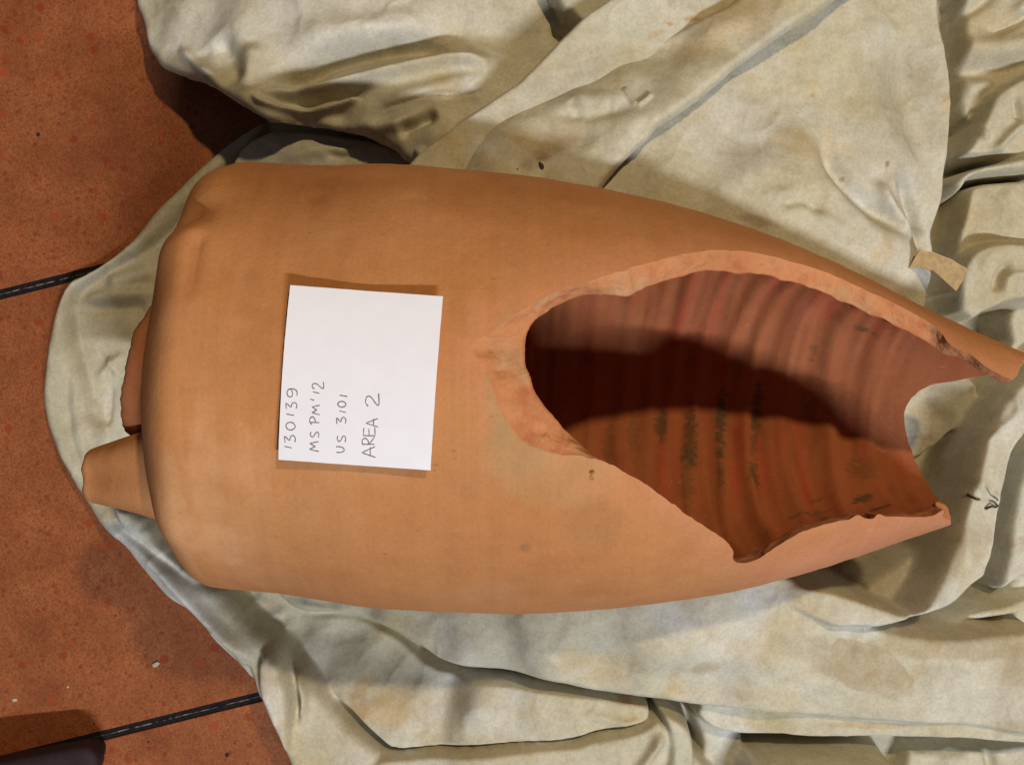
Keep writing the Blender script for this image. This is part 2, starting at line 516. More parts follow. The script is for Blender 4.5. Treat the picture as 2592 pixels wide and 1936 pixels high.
Q0 = float(s2q(0.0165))
vo, to, lo_idx = shell_grid(OUT_L, Q0, 0.0032)
vi, ti_, li_idx = shell_grid(IN_L, Q0, 0.0030)

# ---- outer surface
so = q2s(vo[:, 0]); tho = vo[:, 1] / RB; ro = rad(so)
Po = world_pt(so, tho, ro)
def bump3(P, px, py, amp, w):
    s, t = cast(px, py); c = world_pt(np.array(s), np.array(t), np.array(rad(s)))
    return amp * np.exp(-((P - c) ** 2).sum(-1) / w ** 2)
dr = 0.0014 * fbm(Po[:, 0] * 7, Po[:, 1] * 7, Po[:, 2] * 7, 3)
dr += 0.0005 * perlin(so * 90, tho * 1.2) * smooth(.05, .12, so)
# scar of the second handle on the shoulder
dr += bump3(Po, 440, 620, 0.0060, 0.024) - bump3(Po, 484, 540, 0.0075, 0.014) + bump3(Po, 510, 470, 0.0050, 0.022) + bump3(Po, 420, 1330, .003, .02)
s1, t1 = cast(502, 615); s2, t2 = cast(479, 735)
dd, _, _, tt = seg_dist(so, tho * .15, [(s1, t1 * .15), (s2, t2 * .15)])
dr -= 0.0042 * np.exp(-(dd / .0042) ** 2) * (1 - .6 * tt)
dr += 0.0020 * np.exp(-(dd / .014) ** 2)
# chipped hollow and shallow spall left of the hole
dr -= 0.0016 * np.exp(-((so - .292) / .03) ** 2 - ((tho - D_(-14)) / D_(5)) ** 2)
for k in range(60):       # little dents and grit marks
    ss, th_ = rng.uniform(.06, .5), rng.uniform(-1.4, 1.4)
    w = rng.uniform(.002, .006)
    dr -= rng.uniform(.0002, .0008) * np.exp(-((so - ss) ** 2 + ((tho - th_) * .15) ** 2) / w ** 2)
dpr = np.gradient(R_T, Q_T); dps = np.gradient(S_T, Q_T)
n_r = np.interp(vo[:, 0], Q_T, dps); n_s = -np.interp(vo[:, 0], Q_T, dpr); nn = np.hypot(n_r, n_s) + 1e-9
Po = world_pt(so + dr * n_s / nn, tho, ro + dr * n_r / nn)

# ---- inner surface with throwing rings
si = q2s(vi[:, 0]); thi = vi[:, 1] / RB
_rib = tuple((float(c), float(a), float(w)) for c, a, w in zip(np.linspace(.22, .59, 30) + rng.normal(0, .003, 30), rng.uniform(.0004, .0013, 30), rng.uniform(.0022, .0036, 30)))
def ribs(si, thi):
    ring = np.zeros(len(si))
    for c, a, w in ((.285, .0010, .006), (.312, .0011, .006), (.338, .0012, .005), (.364, .0014, .006), (.386, .0022, .005), (.402, .0030, .0055), (.428, .0022, .006), (.452, .0018, .006), (.476, .0024, .006), (.502, .0022, .007), (.530, .0030, .007), (.556, .0012, .006), (.20, .001, .008), (.235, .001, .007), (.26, .001, .006)) + _rib:
        cc = c + .010 * perlin(thi * .9 + c * 40, np.full_like(thi, c * 17)) + .006 * np.sin(thi * 1.0 + c * 30)
        aa = a * (0.55 + .9 * np.clip(perlin(thi * 1.3 + c * 91, np.full_like(thi, 5.5)) + .45, 0, 1))
        ring += 1.7 * aa * np.exp(-((si - cc) / w) ** 2)
    ring += .0011 * np.abs(perlin(si * 120, thi * 1.1 + 4)) + .0007 * perlin(si * 260, thi * 2.2) + .0009 * fbm(si * 30, thi * 3, None, 3)
    return ring
_w = .5 + .5 * smooth(0, .6, math.pi - np.abs(thi))
ring = ribs(si, thi) * _w + ribs(si, -thi) * (1 - _w)
d_in, _, _, _ = seg_dist(vi[:, 0], vi[:, 1], IN_L[::3])
ring = ring * (.25 + .75 * smooth(.002, .022, d_in))
ri = np.maximum(rad(si) - WALL - ring, .02)
Pi = world_pt(si, thi, ri)

# ---- fracture face between the two loops
nl = len(loop); NS = 13
strip = []
A = Po[lo_idx]; B = Pi[li_idx]
nrm = np.cross(np.gradient(A, axis=0), B - A); nrm /= np.linalg.norm(nrm, axis=1)[:, None] + 1e-9
for j in range(1, NS):
    f = j / NS
    P = A * (1 - f) + B * f
    amp = .0019 * math.sin(math.pi * f) * fade
    n_ = fbm(P[:, 0] * 95, P[:, 1] * 95, P[:, 2] * 95 + 3, 4) * 1.1 + .8 * np.abs(perlin(P[:, 0] * 60, P[:, 1] * 60, P[:, 2] * 60)) - .3
    strip.append(P + nrm * (amp * n_)[:, None])
V = [Po, Pi] + strip
offs = [0, len(Po)] + [len(Po) + len(Pi) + nl * j for j in range(NS - 1)]
rows = [lo_idx] + [offs[2 + j] + np.arange(nl) for j in range(NS - 1)] + [li_idx + offs[1]]
faces = [to, ti_[:, ::-1] + offs[1]]
for a, b_ in zip(rows[:-1], rows[1:]):
    faces.append(np.stack([a[:-1], a[1:], b_[1:]], -1)); faces.append(np.stack([a[:-1], b_[1:], b_[:-1]], -1))
V = np.concatenate(V); Fc = np.concatenate(faces)

# ---- colours of the clay, with lamp tint on the upper inner wall
base = np.array([.485, .212, .080])
co = np.repeat(base[None], len(Po), 0)
m = smooth(-.1, .5, fbm(Po[:, 0] * 12 + 4, Po[:, 1] * 12, Po[:, 2] * 12, 4))
co = co * (1 - m[:, None]) + np.array([.50, .235, .098]) * m[:, None]
m = smooth(.05, .6, fbm(Po[:, 0] * 16 + 9, Po[:, 1] * 34, Po[:, 2] * 20 + 2, 4)) * .5
co = co * (1 - m[:, None]) + np.array([.43, .175, .060]) * m[:, None]
# wheel marks around the pot near the shoulder
m = smooth(.0, .6, fbm(so * 140, tho * 1.6 + 3, None, 3)) * smooth(.22, .05, so) * .35
co = co * (1 - m[:, None]) + np.array([.57, .28, .14]) * m[:, None]
def blob(S, T, s, t, ws, wt, nz=.5, f=60):
    d = ((S - s) / ws) ** 2 + ((T - t) * .14 / wt) ** 2
    return smooth(1.3, .3, d + nz * fbm(S * f + s * 100, T * .14 * f, None, 3))
def paint(c, m, col): return c * (1 - m[:, None]) + np.array(col) * m[:, None]
# pinkish scraped zones along the break
d_edge, _, _, _ = seg_dist(vo[:, 0], vo[:, 1], OUT_L[::3])
m = smooth(.030, .002, d_edge + .016 * fbm(so * 40, tho * 6, None, 3)) * .75
co = paint(co, m, (.55, .240, .115))
m = blob(so, tho, .52, D_(-60), .10, .06, .6, 25) * .75
co = paint(co, m, (.57, .245, .135))
for zx, zy, ws, wt, k in ((190, 620, .010, .040, .6), (250, 850, .022, .018, .5), (400, 960, .035, .02, .35)):
    s, t = cast(*zin(zx, zy)); co = paint(co, blob(so, tho, s, t, ws, wt, .8, 70) * k, (.42, .27, .13))
for px, py, w, k in ((1330, 1383, .004, .5), (1180, 1250, .006, .15), (640, 700, .006, .2), (840, 480, .02, .10), (1500, 1330, .02, .2)):
    s, t = cast(px, py); co = paint(co, blob(so, tho, s, t, w, w, .6, 90) * k, (.22, .13, .065))
# pale dusty streaks on the lower shoulder
for px, py, ws, wt in ((430, 1260, .008, .03), (455, 1330, .01, .03), (520, 1200, .01, .04), (560, 1380, .02, .02), (620, 1180, .02, .02)):
    s, t = cast(px, py); co = paint(co, blob(so, tho, s, t, ws, wt, 1.0, 90) * .35, (.60, .33, .17))

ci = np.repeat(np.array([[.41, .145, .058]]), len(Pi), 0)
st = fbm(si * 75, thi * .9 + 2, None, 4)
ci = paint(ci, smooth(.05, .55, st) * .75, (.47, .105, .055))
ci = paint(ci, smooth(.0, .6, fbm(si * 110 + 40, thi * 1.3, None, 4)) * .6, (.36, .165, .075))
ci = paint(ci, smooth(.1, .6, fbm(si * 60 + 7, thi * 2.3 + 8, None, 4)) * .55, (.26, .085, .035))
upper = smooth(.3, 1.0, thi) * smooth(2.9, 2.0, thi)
ci = paint(ci, upper * smooth(-.2, .5, fbm(si * 95 + 1, thi * 1.2, None, 4)) * .5, (.46, .155, .085))  # upper inner wall painted pinker, as the cool tube lights it
for zx, zy, ws, wt, k in ((800, 765, .006, .016, .75), (912, 800, .006, .030, .65), (908, 885, .007, .012, .85), (1030, 770, .0045, .040, .9), (1030, 690, .005, .02, .7), (1028, 960, .003, .014, .6), (1170, 700, .0045, .030, .8), (1165, 800, .003, .03, .6), (1160, 960, .005, .016, .85),
                          (1585, 1050, .008, .009, .9), (1650, 1092, .010, .005, .85), (1390, 1110, .018, .004, .55), (1437, 1126, .004, .006, .8), (1582, 383, .006, .007, .8), (1630, 400, .003, .003, .6), (900, 1000, .006, .02, .4), (690, 800, .005, .025, .35), (600, 850, .006, .02, .35),
                          (1395, 480, .003, .012, .55), (1580, 930, .012, .02, .35), (1410, 1055, .006, .004, .5), (1380, 690, .006, .02, .4), (1450, 690, .006, .02, .35)):
    s, t = cast(*zin(zx, zy), WALL, True)
    dth = (thi - t + math.pi) % (2 * math.pi) - math.pi
    ci = paint(ci, blob(si, dth, s, 0.0, ws * 1.0, wt, 1.9, 190) * k, (.115, .085, .045))
cf = np.repeat(np.array([[.53, .225, .10]]), nl * (NS - 1), 0)
Pst = np.concatenate(strip)
m = smooth(-.05, .5, fbm(Pst[:, 0] * 60, Pst[:, 1] * 60, Pst[:, 2] * 60, 4)); cf = paint(cf, m * .75, (.46, .145, .065))
m = smooth(.1, .5, fbm(Pst[:, 0] * 45 + 8, Pst[:, 1] * 45, Pst[:, 2] * 45, 4)); cf = paint(cf, m * .7, (.47, .285, .15))
m = smooth(.15, .4, fbm(Pst[:, 0] * 140 + 3, Pst[:, 1] * 140, Pst[:, 2] * 140, 3)); cf = paint(cf, m * .22, (.36, .14, .06))

amphora = bpy.data.objects.new('amphora', None)
amphora.location = (0, 0, 0); COL.objects.link(amphora)
tag(amphora, 'broken terracotta amphora lying on its side on the cloth with a large hole', 'amphora')
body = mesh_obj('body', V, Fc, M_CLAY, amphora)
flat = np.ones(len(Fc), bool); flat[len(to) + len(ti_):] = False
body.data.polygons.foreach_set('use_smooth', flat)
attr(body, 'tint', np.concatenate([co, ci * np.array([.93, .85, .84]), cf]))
bm_ = bmesh.new(); bm_.from_mesh(body.data)
seam_v = [v_ for v_ in bm_.verts if len(v_.link_faces) and v_.is_boundary]
bmesh.ops.remove_doubles(bm_, verts=seam_v, dist=2e-4)
for e_ in bm_.edges:
    if len({f_.smooth for f_ in e_.link_faces}) > 1:
        e_.smooth = False
bm_.to_mesh(body.data); bm_.free()
# (fracture faces are flat shaded so the break stays crisp)
# ---- broken neck
def lathe_neck():
    nt_, nu = 150, 16
    th = np.linspace(0, 2 * np.pi, nt_, endpoint=False)
    top = -0.0065 + .0070 * np.sin(th + .25) + .0030 * fbm(np.cos(th) * 3 + 5, np.sin(th) * 3, None, 4) + .0012 * np.abs(perlin(np.cos(th) * 9, np.sin(th) * 9))
    prof = []
    for j in range(nu):
        f = j / (nu - 1)
        prof.append((0.026 * (1 - f) + top * f, 0.0600 - .0060 * smooth(0, .8, np.array(f)) - .0035 * max(0, (f - .75) / .25) ** 2))
    for j in range(1, 6):
        f = j / 6
        prof.append((top + .0022 * np.sin(f * 9 + th * 5) * .3 - .001 * math.sin(f * math.pi), .0500 - .011 * f))
    for j in range(10):
        f = j / 9
        prof.append((top * (1 - f) + .06 * f, .039 - .002 * math.sin(f * 3)))
    vs = []
    for s_, r_ in prof:
        r2 = np.full(nt_, float(r_)) + .0008 * perlin(np.cos(th) * 4 + 3, np.sin(th) * 4)
        vs.append(world_pt(np.zeros(nt_) + s_, th, r2))
    fs = []
    for j in range(len(prof) - 1):
        i = np.arange(nt_); k = (i + 1) % nt_
        fs.append(np.stack([j * nt_ + i, (j + 1) * nt_ + i, (j + 1) * nt_ + k, j * nt_ + k], -1))
    P = np.concatenate(vs)
    o = mesh_obj('neck', P, np.concatenate(fs), M_CLAY, amphora)
    c = np.repeat(np.array([[.36, .135, .055]]), len(P), 0)
    c = paint(c, smooth(-.1, .5, fbm(P[:, 0] * 50, P[:, 1] * 50, P[:, 2] * 50, 4)) * .6, (.36, .12, .05))
    attr(o, 'tint', c)
lathe_neck()

# ---- handle stub on the lower side of the shoulder
def handle_stub():
    base_p = world_pt(np.array(.064), np.array(D_(-60)), np.array(.080))
    tip = np.array([*up(243, 1203, .205), .205])
    mid = base_p * .45 + tip * .55 + np.array([0, .002, .004])
    path = catmull([base_p, mid, tip], 16)
    d0 = tip - base_p; d0 /= np.linalg.norm(d0)
    side_v = np.array([-d0[1], d0[0], 0]); side_v /= np.linalg.norm(side_v); upv = np.cross(d0, side_v)
    n = 44; vs = []; L = len(path)
    for i, c in enumerate(path):
        f = i / (L - 1)
        w = .0365 - .0172 * smooth(.15, 1.05, np.array(f)) + .0005 * math.sin(f * 9)
        hgt = .028 - .0125 * smooth(.3, .95, np.array(f))
        for k in range(n):
            a = 2 * math.pi * k / n
            e = 2.5
            cx_ = math.copysign(abs(math.cos(a)) ** (2 / e), math.cos(a)); sy_ = math.copysign(abs(math.sin(a)) ** (2 / e), math.sin(a))
            groove = -.0025 * math.exp(-(cx_ / .35) ** 2) * (sy_ > 0) * smooth(.15, .6, np.array(f))
            vs.append(c + side_v * w * cx_ + upv * (hgt * sy_ + groove))
    # rounded, broken end
    for ring_i, (sc, adv) in enumerate(((.93, .0022), (.80, .0036), (.55, .0040), (.25, .0036))):
        last = np.array(vs[(L - 1) * n:L * n]); c = path[-1]
        for k in range(n):
            q = c + (last[k] - c) * sc + d0 * (adv + .0035 * perlin(np.array(last[k][1] * 90 * sc), np.array(last[k][2] * 90 + ring_i)))
            vs.append(q)
    tot = L + 4
    fs = []
    for j in range(tot - 1):
        for k in range(n):
            fs.append((j * n + k, (j + 1) * n + k, (j + 1) * n + (k + 1) % n, j * n + (k + 1) % n)[::-1])
    fs.append(tuple((tot - 1) * n + k for k in range(n))); fs.append(tuple(range(n))[::-1])
    P = np.array(vs)
    P = P + (.0006 * fbm(P[:, 0] * 60, P[:, 1] * 60, P[:, 2] * 60, 3))[:, None] * np.array([0, .3, 1.0])
    o = mesh_obj('handle', P, fs, M_CLAY, amphora)
    c = np.repeat(np.array([[.50, .222, .088]]), len(P), 0)
    c = paint(c, smooth(-.1, .5, fbm(P[:, 0] * 40, P[:, 1] * 40, P[:, 2] * 40, 4)) * .5, (.42, .16, .06))
    attr(o, 'tint', c)
    o['label'] = 'broken stub of one handle'
handle_stub()

# ------------------------------------------------------------------ cloth (heights in cm in the tables)
STEP = 0.00135
gx = np.arange(-0.56, 0.60, STEP); gy = np.arange(-0.46, 0.46, STEP)
GX, GY = np.meshgrid(gx, gy, indexing='ij')
Zc = np.zeros_like(GX)

def w2(pts, h):            # pixel list (+ own height) -> metres
    out = []
    for p in pts:
        hh = (p[2] if len(p) > 2 else h) / 100
        out.append(up(p[0], p[1], hh))
    return np.array(out)

def box(poly, pad):
    a = np.searchsorted(gx, poly[:, 0].min() - pad); b_ = np.searchsorted(gx, poly[:, 0].max() + pad)
    c = np.searchsorted(gy, poly[:, 1].min() - pad); d = np.searchsorted(gy, poly[:, 1].max() + pad)
    return slice(max(a, 0), b_), slice(max(c, 0), d)

def layer(pts, hts, w, smooth_n=4, drop=None):
    """a sheet of cloth lying on what is below: rounded lip of width w (cm) all round"""
    mh = np.mean([q[2] for q in hts])
    hp = np.array([up(q[0], q[1], q[2] / 100) for q in hts]); hv = np.array([q[2] for q in hts]) / 100
    pw = []
    for p in pts:                      # each outline point at the height of the sheet there
        d2 = [(p[0] - q[0]) ** 2 + (p[1] - q[1]) ** 2 + 400 for q in hts]
        ww = 1 / np.array(d2); hh = float((ww * np.array([q[2] for q in hts])).sum() / ww.sum())
        pw.append(up(p[0], p[1], hh / 100))
    poly = catmull(pw, smooth_n, True) if smooth_n > 1 else np.array(pw)
    bx = box(poly, .002)
    X, Y = GX[bx], GY[bx]
    m = inside(X, Y, poly)
    d, _, _, _ = seg_dist(X, Y, poly, True)
    t = np.clip(d / (w / 100), 0, 1)
    g = np.sqrt(np.clip(1 - (1 - t) ** 3, 0, 1))
    num = 0; den = 0
    for (a, b_), h_ in zip(hp, hv):
        k = 1 / ((X - a) ** 2 + (Y - b_) ** 2 + .0006)
        k = k * k
        num = num + k * h_; den = den + k
    top = num / den
    z = np.where(m, top * g if drop is None else top - drop / 100 * (1 - g), 0)
    Zc[bx] = np.where(m, np.maximum(Zc[bx], z), Zc[bx])
    return poly

def stroke(pts, amp, w, h=4.0, taper=.25, kind='g', asym=None):
    """ridge (+) or furrow (-): amp and w in cm"""
    poly = catmull(w2(pts, h), 6)
    ww = w / 100
    bx = box(poly, ww * 3.2)
    X, Y = GX[bx], GY[bx]
    d, qx, qy, t = seg_dist(X, Y, poly)
    if kind == 'g':
        g = np.exp(-(d / ww) ** 2)
    else:
        g = np.exp(-d / ww)
    tp = np.ones_like(t)
    if taper > 0:
        tp = smooth(-.001, taper, t) * smooth(1.001, 1 - taper, t)
    Zc[bx] += amp / 100 * g * tp

OUTLINE = [(664, 301), (617, 326), (569, 358), (537, 383), (490, 424), (442, 472), (389, 523), (327, 595), (281, 635), (236, 667), (195, 690), (163, 705), (140, 745), (123, 790), (109, 848), (99, 938), (93, 1000), (99, 1062),
           (119, 1123), (152, 1193), (190, 1258), (224, 1321), (257, 1358), (299, 1395), (332, 1437), (374, 1487), (407, 1524), (449, 1557), (490, 1599), (519, 1632), (561, 1678), (594, 1711), (615, 1744), (640, 1777), (660, 1819), (681, 1865), (698, 1906), (714, 1940), (735, 2010), (760, 2230)]
EDGE2 = [(322, -330), (318, -120), (326, -20), (336, 8), (346, 28), (352, 54), (357, 79), (370, 114), (385, 139), (404, 163), (452, 182), (496, 199), (541, 218), (585, 247), (623, 269), (648, 282), (677, 296)]
HEM_H = [(600, 340, 1.6), (430, 500, 1.8), (150, 760, 2.4), (130, 1000, 2.4), (200, 1220, 2.8), (330, 1390, 4.6), (480, 1540, 5.4), (600, 1660, 5.8), (700, 1780, 6.0), (860, 1880, 5.6), (850, 2000, 5.4)]
def idw_h(p, hts):
    ww = 1 / np.array([(p[0] - q[0]) ** 2 + (p[1] - q[1]) ** 2 + 400 for q in hts])
    return float((ww * np.array([q[2] for q in hts])).sum() / ww.sum())
# base sheet
base_poly = w2([(p[0], p[1], idw_h(p, HEM_H)) for p in OUTLINE], 0)
right = np.array([(.62, -.5), (.62, .5), (-.3, .5), up(700, 200, 0)])
BASE = np.concatenate([catmull(base_poly, 3), right])
mB = inside(GX, GY, BASE)
dB, bxn, byn, _ = seg_dist(GX, GY, BASE, True)
Zc = np.where(mB, .002 + .002 * smooth(0, .012, dB) + .005 * smooth(0, .05, dB) * (fbm(GX * 9, GY * 9, None, 3) + .2), 0)
# hem roll round the left side
HEM_IN = [(1040, 1915), (1006, 1907), (959, 1888), (912, 1853), (864, 1809), (817, 1749), (779, 1707), (737, 1673), (696, 1631), (636, 1587), (589, 1533), (547, 1489), (500, 1467), (430, 1420), (360, 1360), (310, 1310), (262, 1240), (236, 1150), (239, 1099), (214, 1041), (210, 1000), (198, 946), (177, 880), (169, 823), (168, 773), (182, 736), (240, 690), (330, 640), (400, 590), (470, 520), (575, 415), (661, 351)]
layer(OUTLINE[:-2] + [(735, 2020), (980, 2020)] + HEM_IN, HEM_H, 1.5, 3)
stroke([(300, 1350), (400, 1430), (500, 1530), (600, 1625), (680, 1680)], 1.3, .6, 5)
stroke([(440, 1515), (520, 1590), (557, 1625), (600, 1675), (625, 1710)], -1.3, .3, 5)
stroke([(655, 351), (600, 395), (540, 440)], .3, .35, 1)
stroke([(150, 800), (135, 900), (135, 1020), (165, 1120), (215, 1220)], .25, .6, 1.5)
stroke([(180, 800), (185, 900), (180, 1020), (200, 1130), (250, 1250)], -.3, .4, 1.5)
layer([(649, 1640), (640, 1700), (644, 1764), (658, 1802), (690, 1872), (718, 1940), (728, 1925), (734, 1888), (737, 1840), (734, 1777), (722, 1714), (690, 1660)], [(660, 1660, 6.6), (690, 1780, 8.0), (715, 1900, 7.4)], .8, 3)
stroke([(738, 1690), (760, 1735), (768, 1775), (756, 1830)], 1.2, .32, 6.4)
stroke([(722, 1690), (745, 1740), (750, 1790), (744, 1850)], -1.0, .25, 6.4)
stroke([(606, 1680), (626, 1725), (634, 1775)], -1.6, .4, 6)
# folds around the neck
stroke([(250, 720), (320, 700), (400, 680)], .9, .8, 1.5)
stroke([(190, 770), (250, 748), (330, 742), (400, 735)], .9, .6, 1.5)
stroke([(205, 778), (290, 783), (380, 775)], -.5, .5, 1.0)
stroke([(262, 900), (285, 925), (300, 960)], .5, .4, 1); stroke([(240, 960), (270, 930), (315, 890)], .4, .35, 1)
stroke([(225, 1010), (245, 1050), (258, 1100)], .6, .35, 1); stroke([(275, 960), (268, 1020), (262, 1090)], -.45, .4, 1)
stroke([(262, 1000), (258, 1060), (250, 1110)], -.5, .3, 1)
layer([(268, 1270), (300, 1280), (360, 1310), (420, 1400), (520, 1480), (480, 1480), (400, 1420), (320, 1360), (285, 1320)], [(330, 1330, 4.6), (430, 1420, 5.2)], .8, 3)
stroke([(340, 1285), (370, 1310), (385, 1340)], -.4, .4, 3)

layer([(560, 440), (600, 380), (650, 335), (720, 318), (850, 330), (1000, 360), (1100, 420), (1050, 520), (700, 520), (540, 500)], [(600, 392, 2.8), (650, 356, 4.6), (700, 350, 5.4), (800, 354, 5.8), (950, 390, 6.2)], .8, 3)
stroke([(700, 420), (800, 395), (900, 405), (960, 420)], .5, .6, 4)
stroke([(830, 400), (880, 412), (930, 400)], -.7, .3, 4)
# valley sheet between hem and big roll
layer([(680, 1560), (760, 1555), (900, 1560), (1010, 1610), (1110, 1680), (1300, 1715), (1600, 1770), (1650, 1795), (1627, 1834), (1501, 1856), (1453, 1870), (1358, 1878), (1200, 1895), (1013, 1903), (960, 1878), (890, 1810), (800, 1715)], [(760, 1572, .2), (900, 1588, .3), (1000, 1640, .4), (1060, 1680, .5), (1130, 1710, .8), (720, 1625, 1.2), (790, 1665, 2.4), (900, 1690, 3.0), (1000, 1725, 3.4), (1100, 1752, 3.8), (900, 1750, 5.2), (960, 1795, 7.0), (1050, 1800, 7.6), (1200, 1810, 7.8), (1400, 1810, 7.2), (1580, 1800, 6.6), (1200, 1865, 6.6), (1000, 1860, 5.8)], .4, 3)
stroke([(690, 1560), (705, 1600), (690, 1640)], -.4, .35, 1); stroke([(720, 1560), (735, 1610), (745, 1660)], .5, .5, 1); stroke([(640, 1500), (690, 1550), (735, 1548)], .5, .5, 1)
stroke([(1460, 1762), (1560, 1790), (1596, 1792), (1580, 1812)], .5, .4, 3)
# near sheet along the bottom edge
layer([(900, 2060), (940, 1930), (1010, 1911), (1200, 1901), (1358, 1884), (1453, 1879), (1501, 1864), (1600, 1846), (1640, 1826), (1662, 1812), (1690, 1830), (1760, 1900), (1800, 2060)], [(1000, 1950, 6.0), (1300, 1930, 7.4), (1500, 1900, 7.2), (1640, 1850, 7.2), (1700, 1950, 6.0)], .8, 3)
stroke([(1660, 1812), (1640, 1856), (1600, 1912), (1550, 1945), (1500, 1960)], 1.1, .45, 3.5, .12)
stroke([(1370, 1890), (1430, 1915), (1400, 1960)], .3, .5, 3)
stroke([(1240, 1945), (1255, 1925), (1262, 1905)], .5, .3, 3)
layer([(1655, 1790), (1690, 1800), (1740, 1830), (1765, 1880), (1768, 1960), (1770, 2060), (1640, 2060), (1690, 1930), (1680, 1840)], [(1700, 1830, 8.0), (1740, 1900, 7.2), (1700, 2000, 6.6)], .7, 3)
layer([(1745, 1800), (1790, 1815), (1870, 1830), (1890, 1880), (1900, 1960), (1940, 2060), (1770, 2060), (1772, 1900), (1765, 1850)], [(1800, 1840, 4.6), (1830, 1930, 3.6)], .7, 3)
layer([(2300, 1890), (2330, 1895), (2420, 1885), (2500, 1890), (2650, 1890), (2650, 2060), (2260, 2060), (2285, 1930)], [(2330, 1940, 2.6), (2450, 1950, 3.2), (2600, 1960, 2.8)], .7, 3)
stroke([(2500, 1880), (2505, 1920), (2512, 1960)], -.9, .5, 3); stroke([(2340, 1890), (2400, 1900), (2450, 1893)], -.7, .5, 3)
layer([(1900, 1965), (1960, 1935), (2080, 1930), (2220, 1932), (2290, 1960), (2330, 2060), (2300, 2150), (1900, 2150)], [(2000, 1990, 8.0), (2200, 1990, 8.5), (2100, 2080, 9.5)], .6, 3)  # fold below the frame, added to keep the tube's light off the pocket
# big roll under the lower flank of the pot: hem strip, then the roll
layer([(1760, 1790), (1800, 1850), (1892, 1869), (1987, 1870), (2082, 1877), (2256, 1875), (2430, 1880), (2680, 1888), (2680, 1780), (1900, 1740)], [(1850, 1840, 6.6), (2100, 1855, 7.4), (2400, 1865, 7.6), (2600, 1865, 7.6)], .5, 3)
layer([(600, 1420), (690, 1505), (737, 1546), (785, 1563), (880, 1568), (943, 1590), (1006, 1619), (1054, 1650), (1101, 1683), (1149, 1701), (1200, 1710), (1295, 1720), (1396, 1745), (1485, 1764), (1596, 1781), (1675, 1793), (1738, 1799), (1817, 1812), (1892, 1818), (2019, 1828), (2145, 1841), (2272, 1847), (2430, 1855), (2680, 1866), (2680, 1612), (2430, 1594), (2335, 1590), (2200, 1560), (1900, 1400), (1300, 1350)],
      [(720, 1530, 2.0), (800, 1545, 3.4), (900, 1550, 5.2), (1000, 1590, 6.8), (1080, 1640, 7.4), (1200, 1640, 9.6), (1250, 1710, 7.4), (1400, 1620, 12.0), (1500, 1740, 8.6), (1700, 1600, 12.4), (1750, 1780, 8.4), (1950, 1600, 11.0), (2100, 1700, 10.4), (2100, 1820, 8.4), (2400, 1700, 9.8), (2450, 1840, 8.4), (2600, 1720, 9.4), (2600, 1620, 7.6)], 1.2, 3)
stroke([(700, 1543), (760, 1556), (850, 1566), (930, 1586)], .3, .3, 6.5)
stroke([(2196, 1610), (2185, 1650), (2200, 1710)], -.5, .7, 9.1); stroke([(2140, 1620), (2175, 1660), (2200, 1700)], .35, .45, 9.1)
stroke([(1250, 1680), (1500, 1725), (1750, 1765), (2000, 1790), (2300, 1815), (2550, 1830)], .35, 1.6, 9.1)
stroke([(1750, 1570), (1900, 1600), (2050, 1660), (2150, 1730)], -.35, 1.4, 9.1)
stroke([(1850, 1700), (1980, 1725), (2100, 1790)], -.25, 1.0, 9.1)
# khaki corner beside the mouth, roll that turns under the pot
layer([(2385, 1325), (2320, 1385), (2240, 1440), (2180, 1482), (2230, 1540), (2310, 1560), (2360, 1480), (2400, 1390), (2440, 1290), (2420, 1240), (2390, 1300)], [(2330, 1400, 6.2), (2260, 1490, 7.2), (2400, 1330, 5.4)], .7, 3)
layer([(1860, 1490), (1924, 1524), (1987, 1549), (2057, 1581), (2114, 1604), (2167, 1603), (2224, 1604), (2304, 1587), (2367, 1568), (2430, 1540), (2478, 1492), (2510, 1474), (2514, 1462), (2525, 1420), (2544, 1346), (2554, 1267), (2573, 1187), (2592, 1134), (2680, 1000), (2680, 890), (2600, 945), (2550, 991), (2509, 1061), (2478, 1140), (2446, 1235), (2424, 1298), (2398, 1377), (2372, 1450), (2345, 1505), (2318, 1545), (2290, 1540), (2145, 1492), (2082, 1476), (1960, 1460)],
      [(1950, 1500, 10.6), (2050, 1550, 11.6), (2150, 1570, 12.2), (2330, 1570, 12.2), (2450, 1460, 11.0), (2480, 1250, 9.6), (2550, 1080, 8.8), (2650, 950, 8.0)], .9, 3)
stroke([(2335, 1545), (2420, 1440), (2450, 1320), (2490, 1180), (2545, 1060)], .5, .7, 10.5)
stroke([(2480, 1430), (2510, 1440), (2500, 1470)], .3, .3, 9.5); stroke([(2465, 1400), (2480, 1440), (2462, 1480)], -.3, .4, 9.5)
# folds right of that roll
layer([(2530, 1470), (2545, 1400), (2558, 1300), (2580, 1190), (2610, 1120), (2690, 1050), (2690, 1420), (2592, 1470), (2540, 1510)], [(2570, 1400, 7.2), (2620, 1250, 7.2)], .8, 3)
layer([(2340, 1585), (2430, 1548), (2520, 1525), (2592, 1500), (2690, 1470), (2690, 1540), (2592, 1562), (2480, 1582), (2400, 1592)], [(2450, 1560, 6.4), (2600, 1520, 7.4)], .8, 3)
layer([(2470, 1530), (2500, 1505), (2540, 1480), (2600, 1400), (2690, 1380), (2690, 1470), (2560, 1515)], [(2520, 1500, 5.6), (2600, 1450, 6.4)], .8, 3)
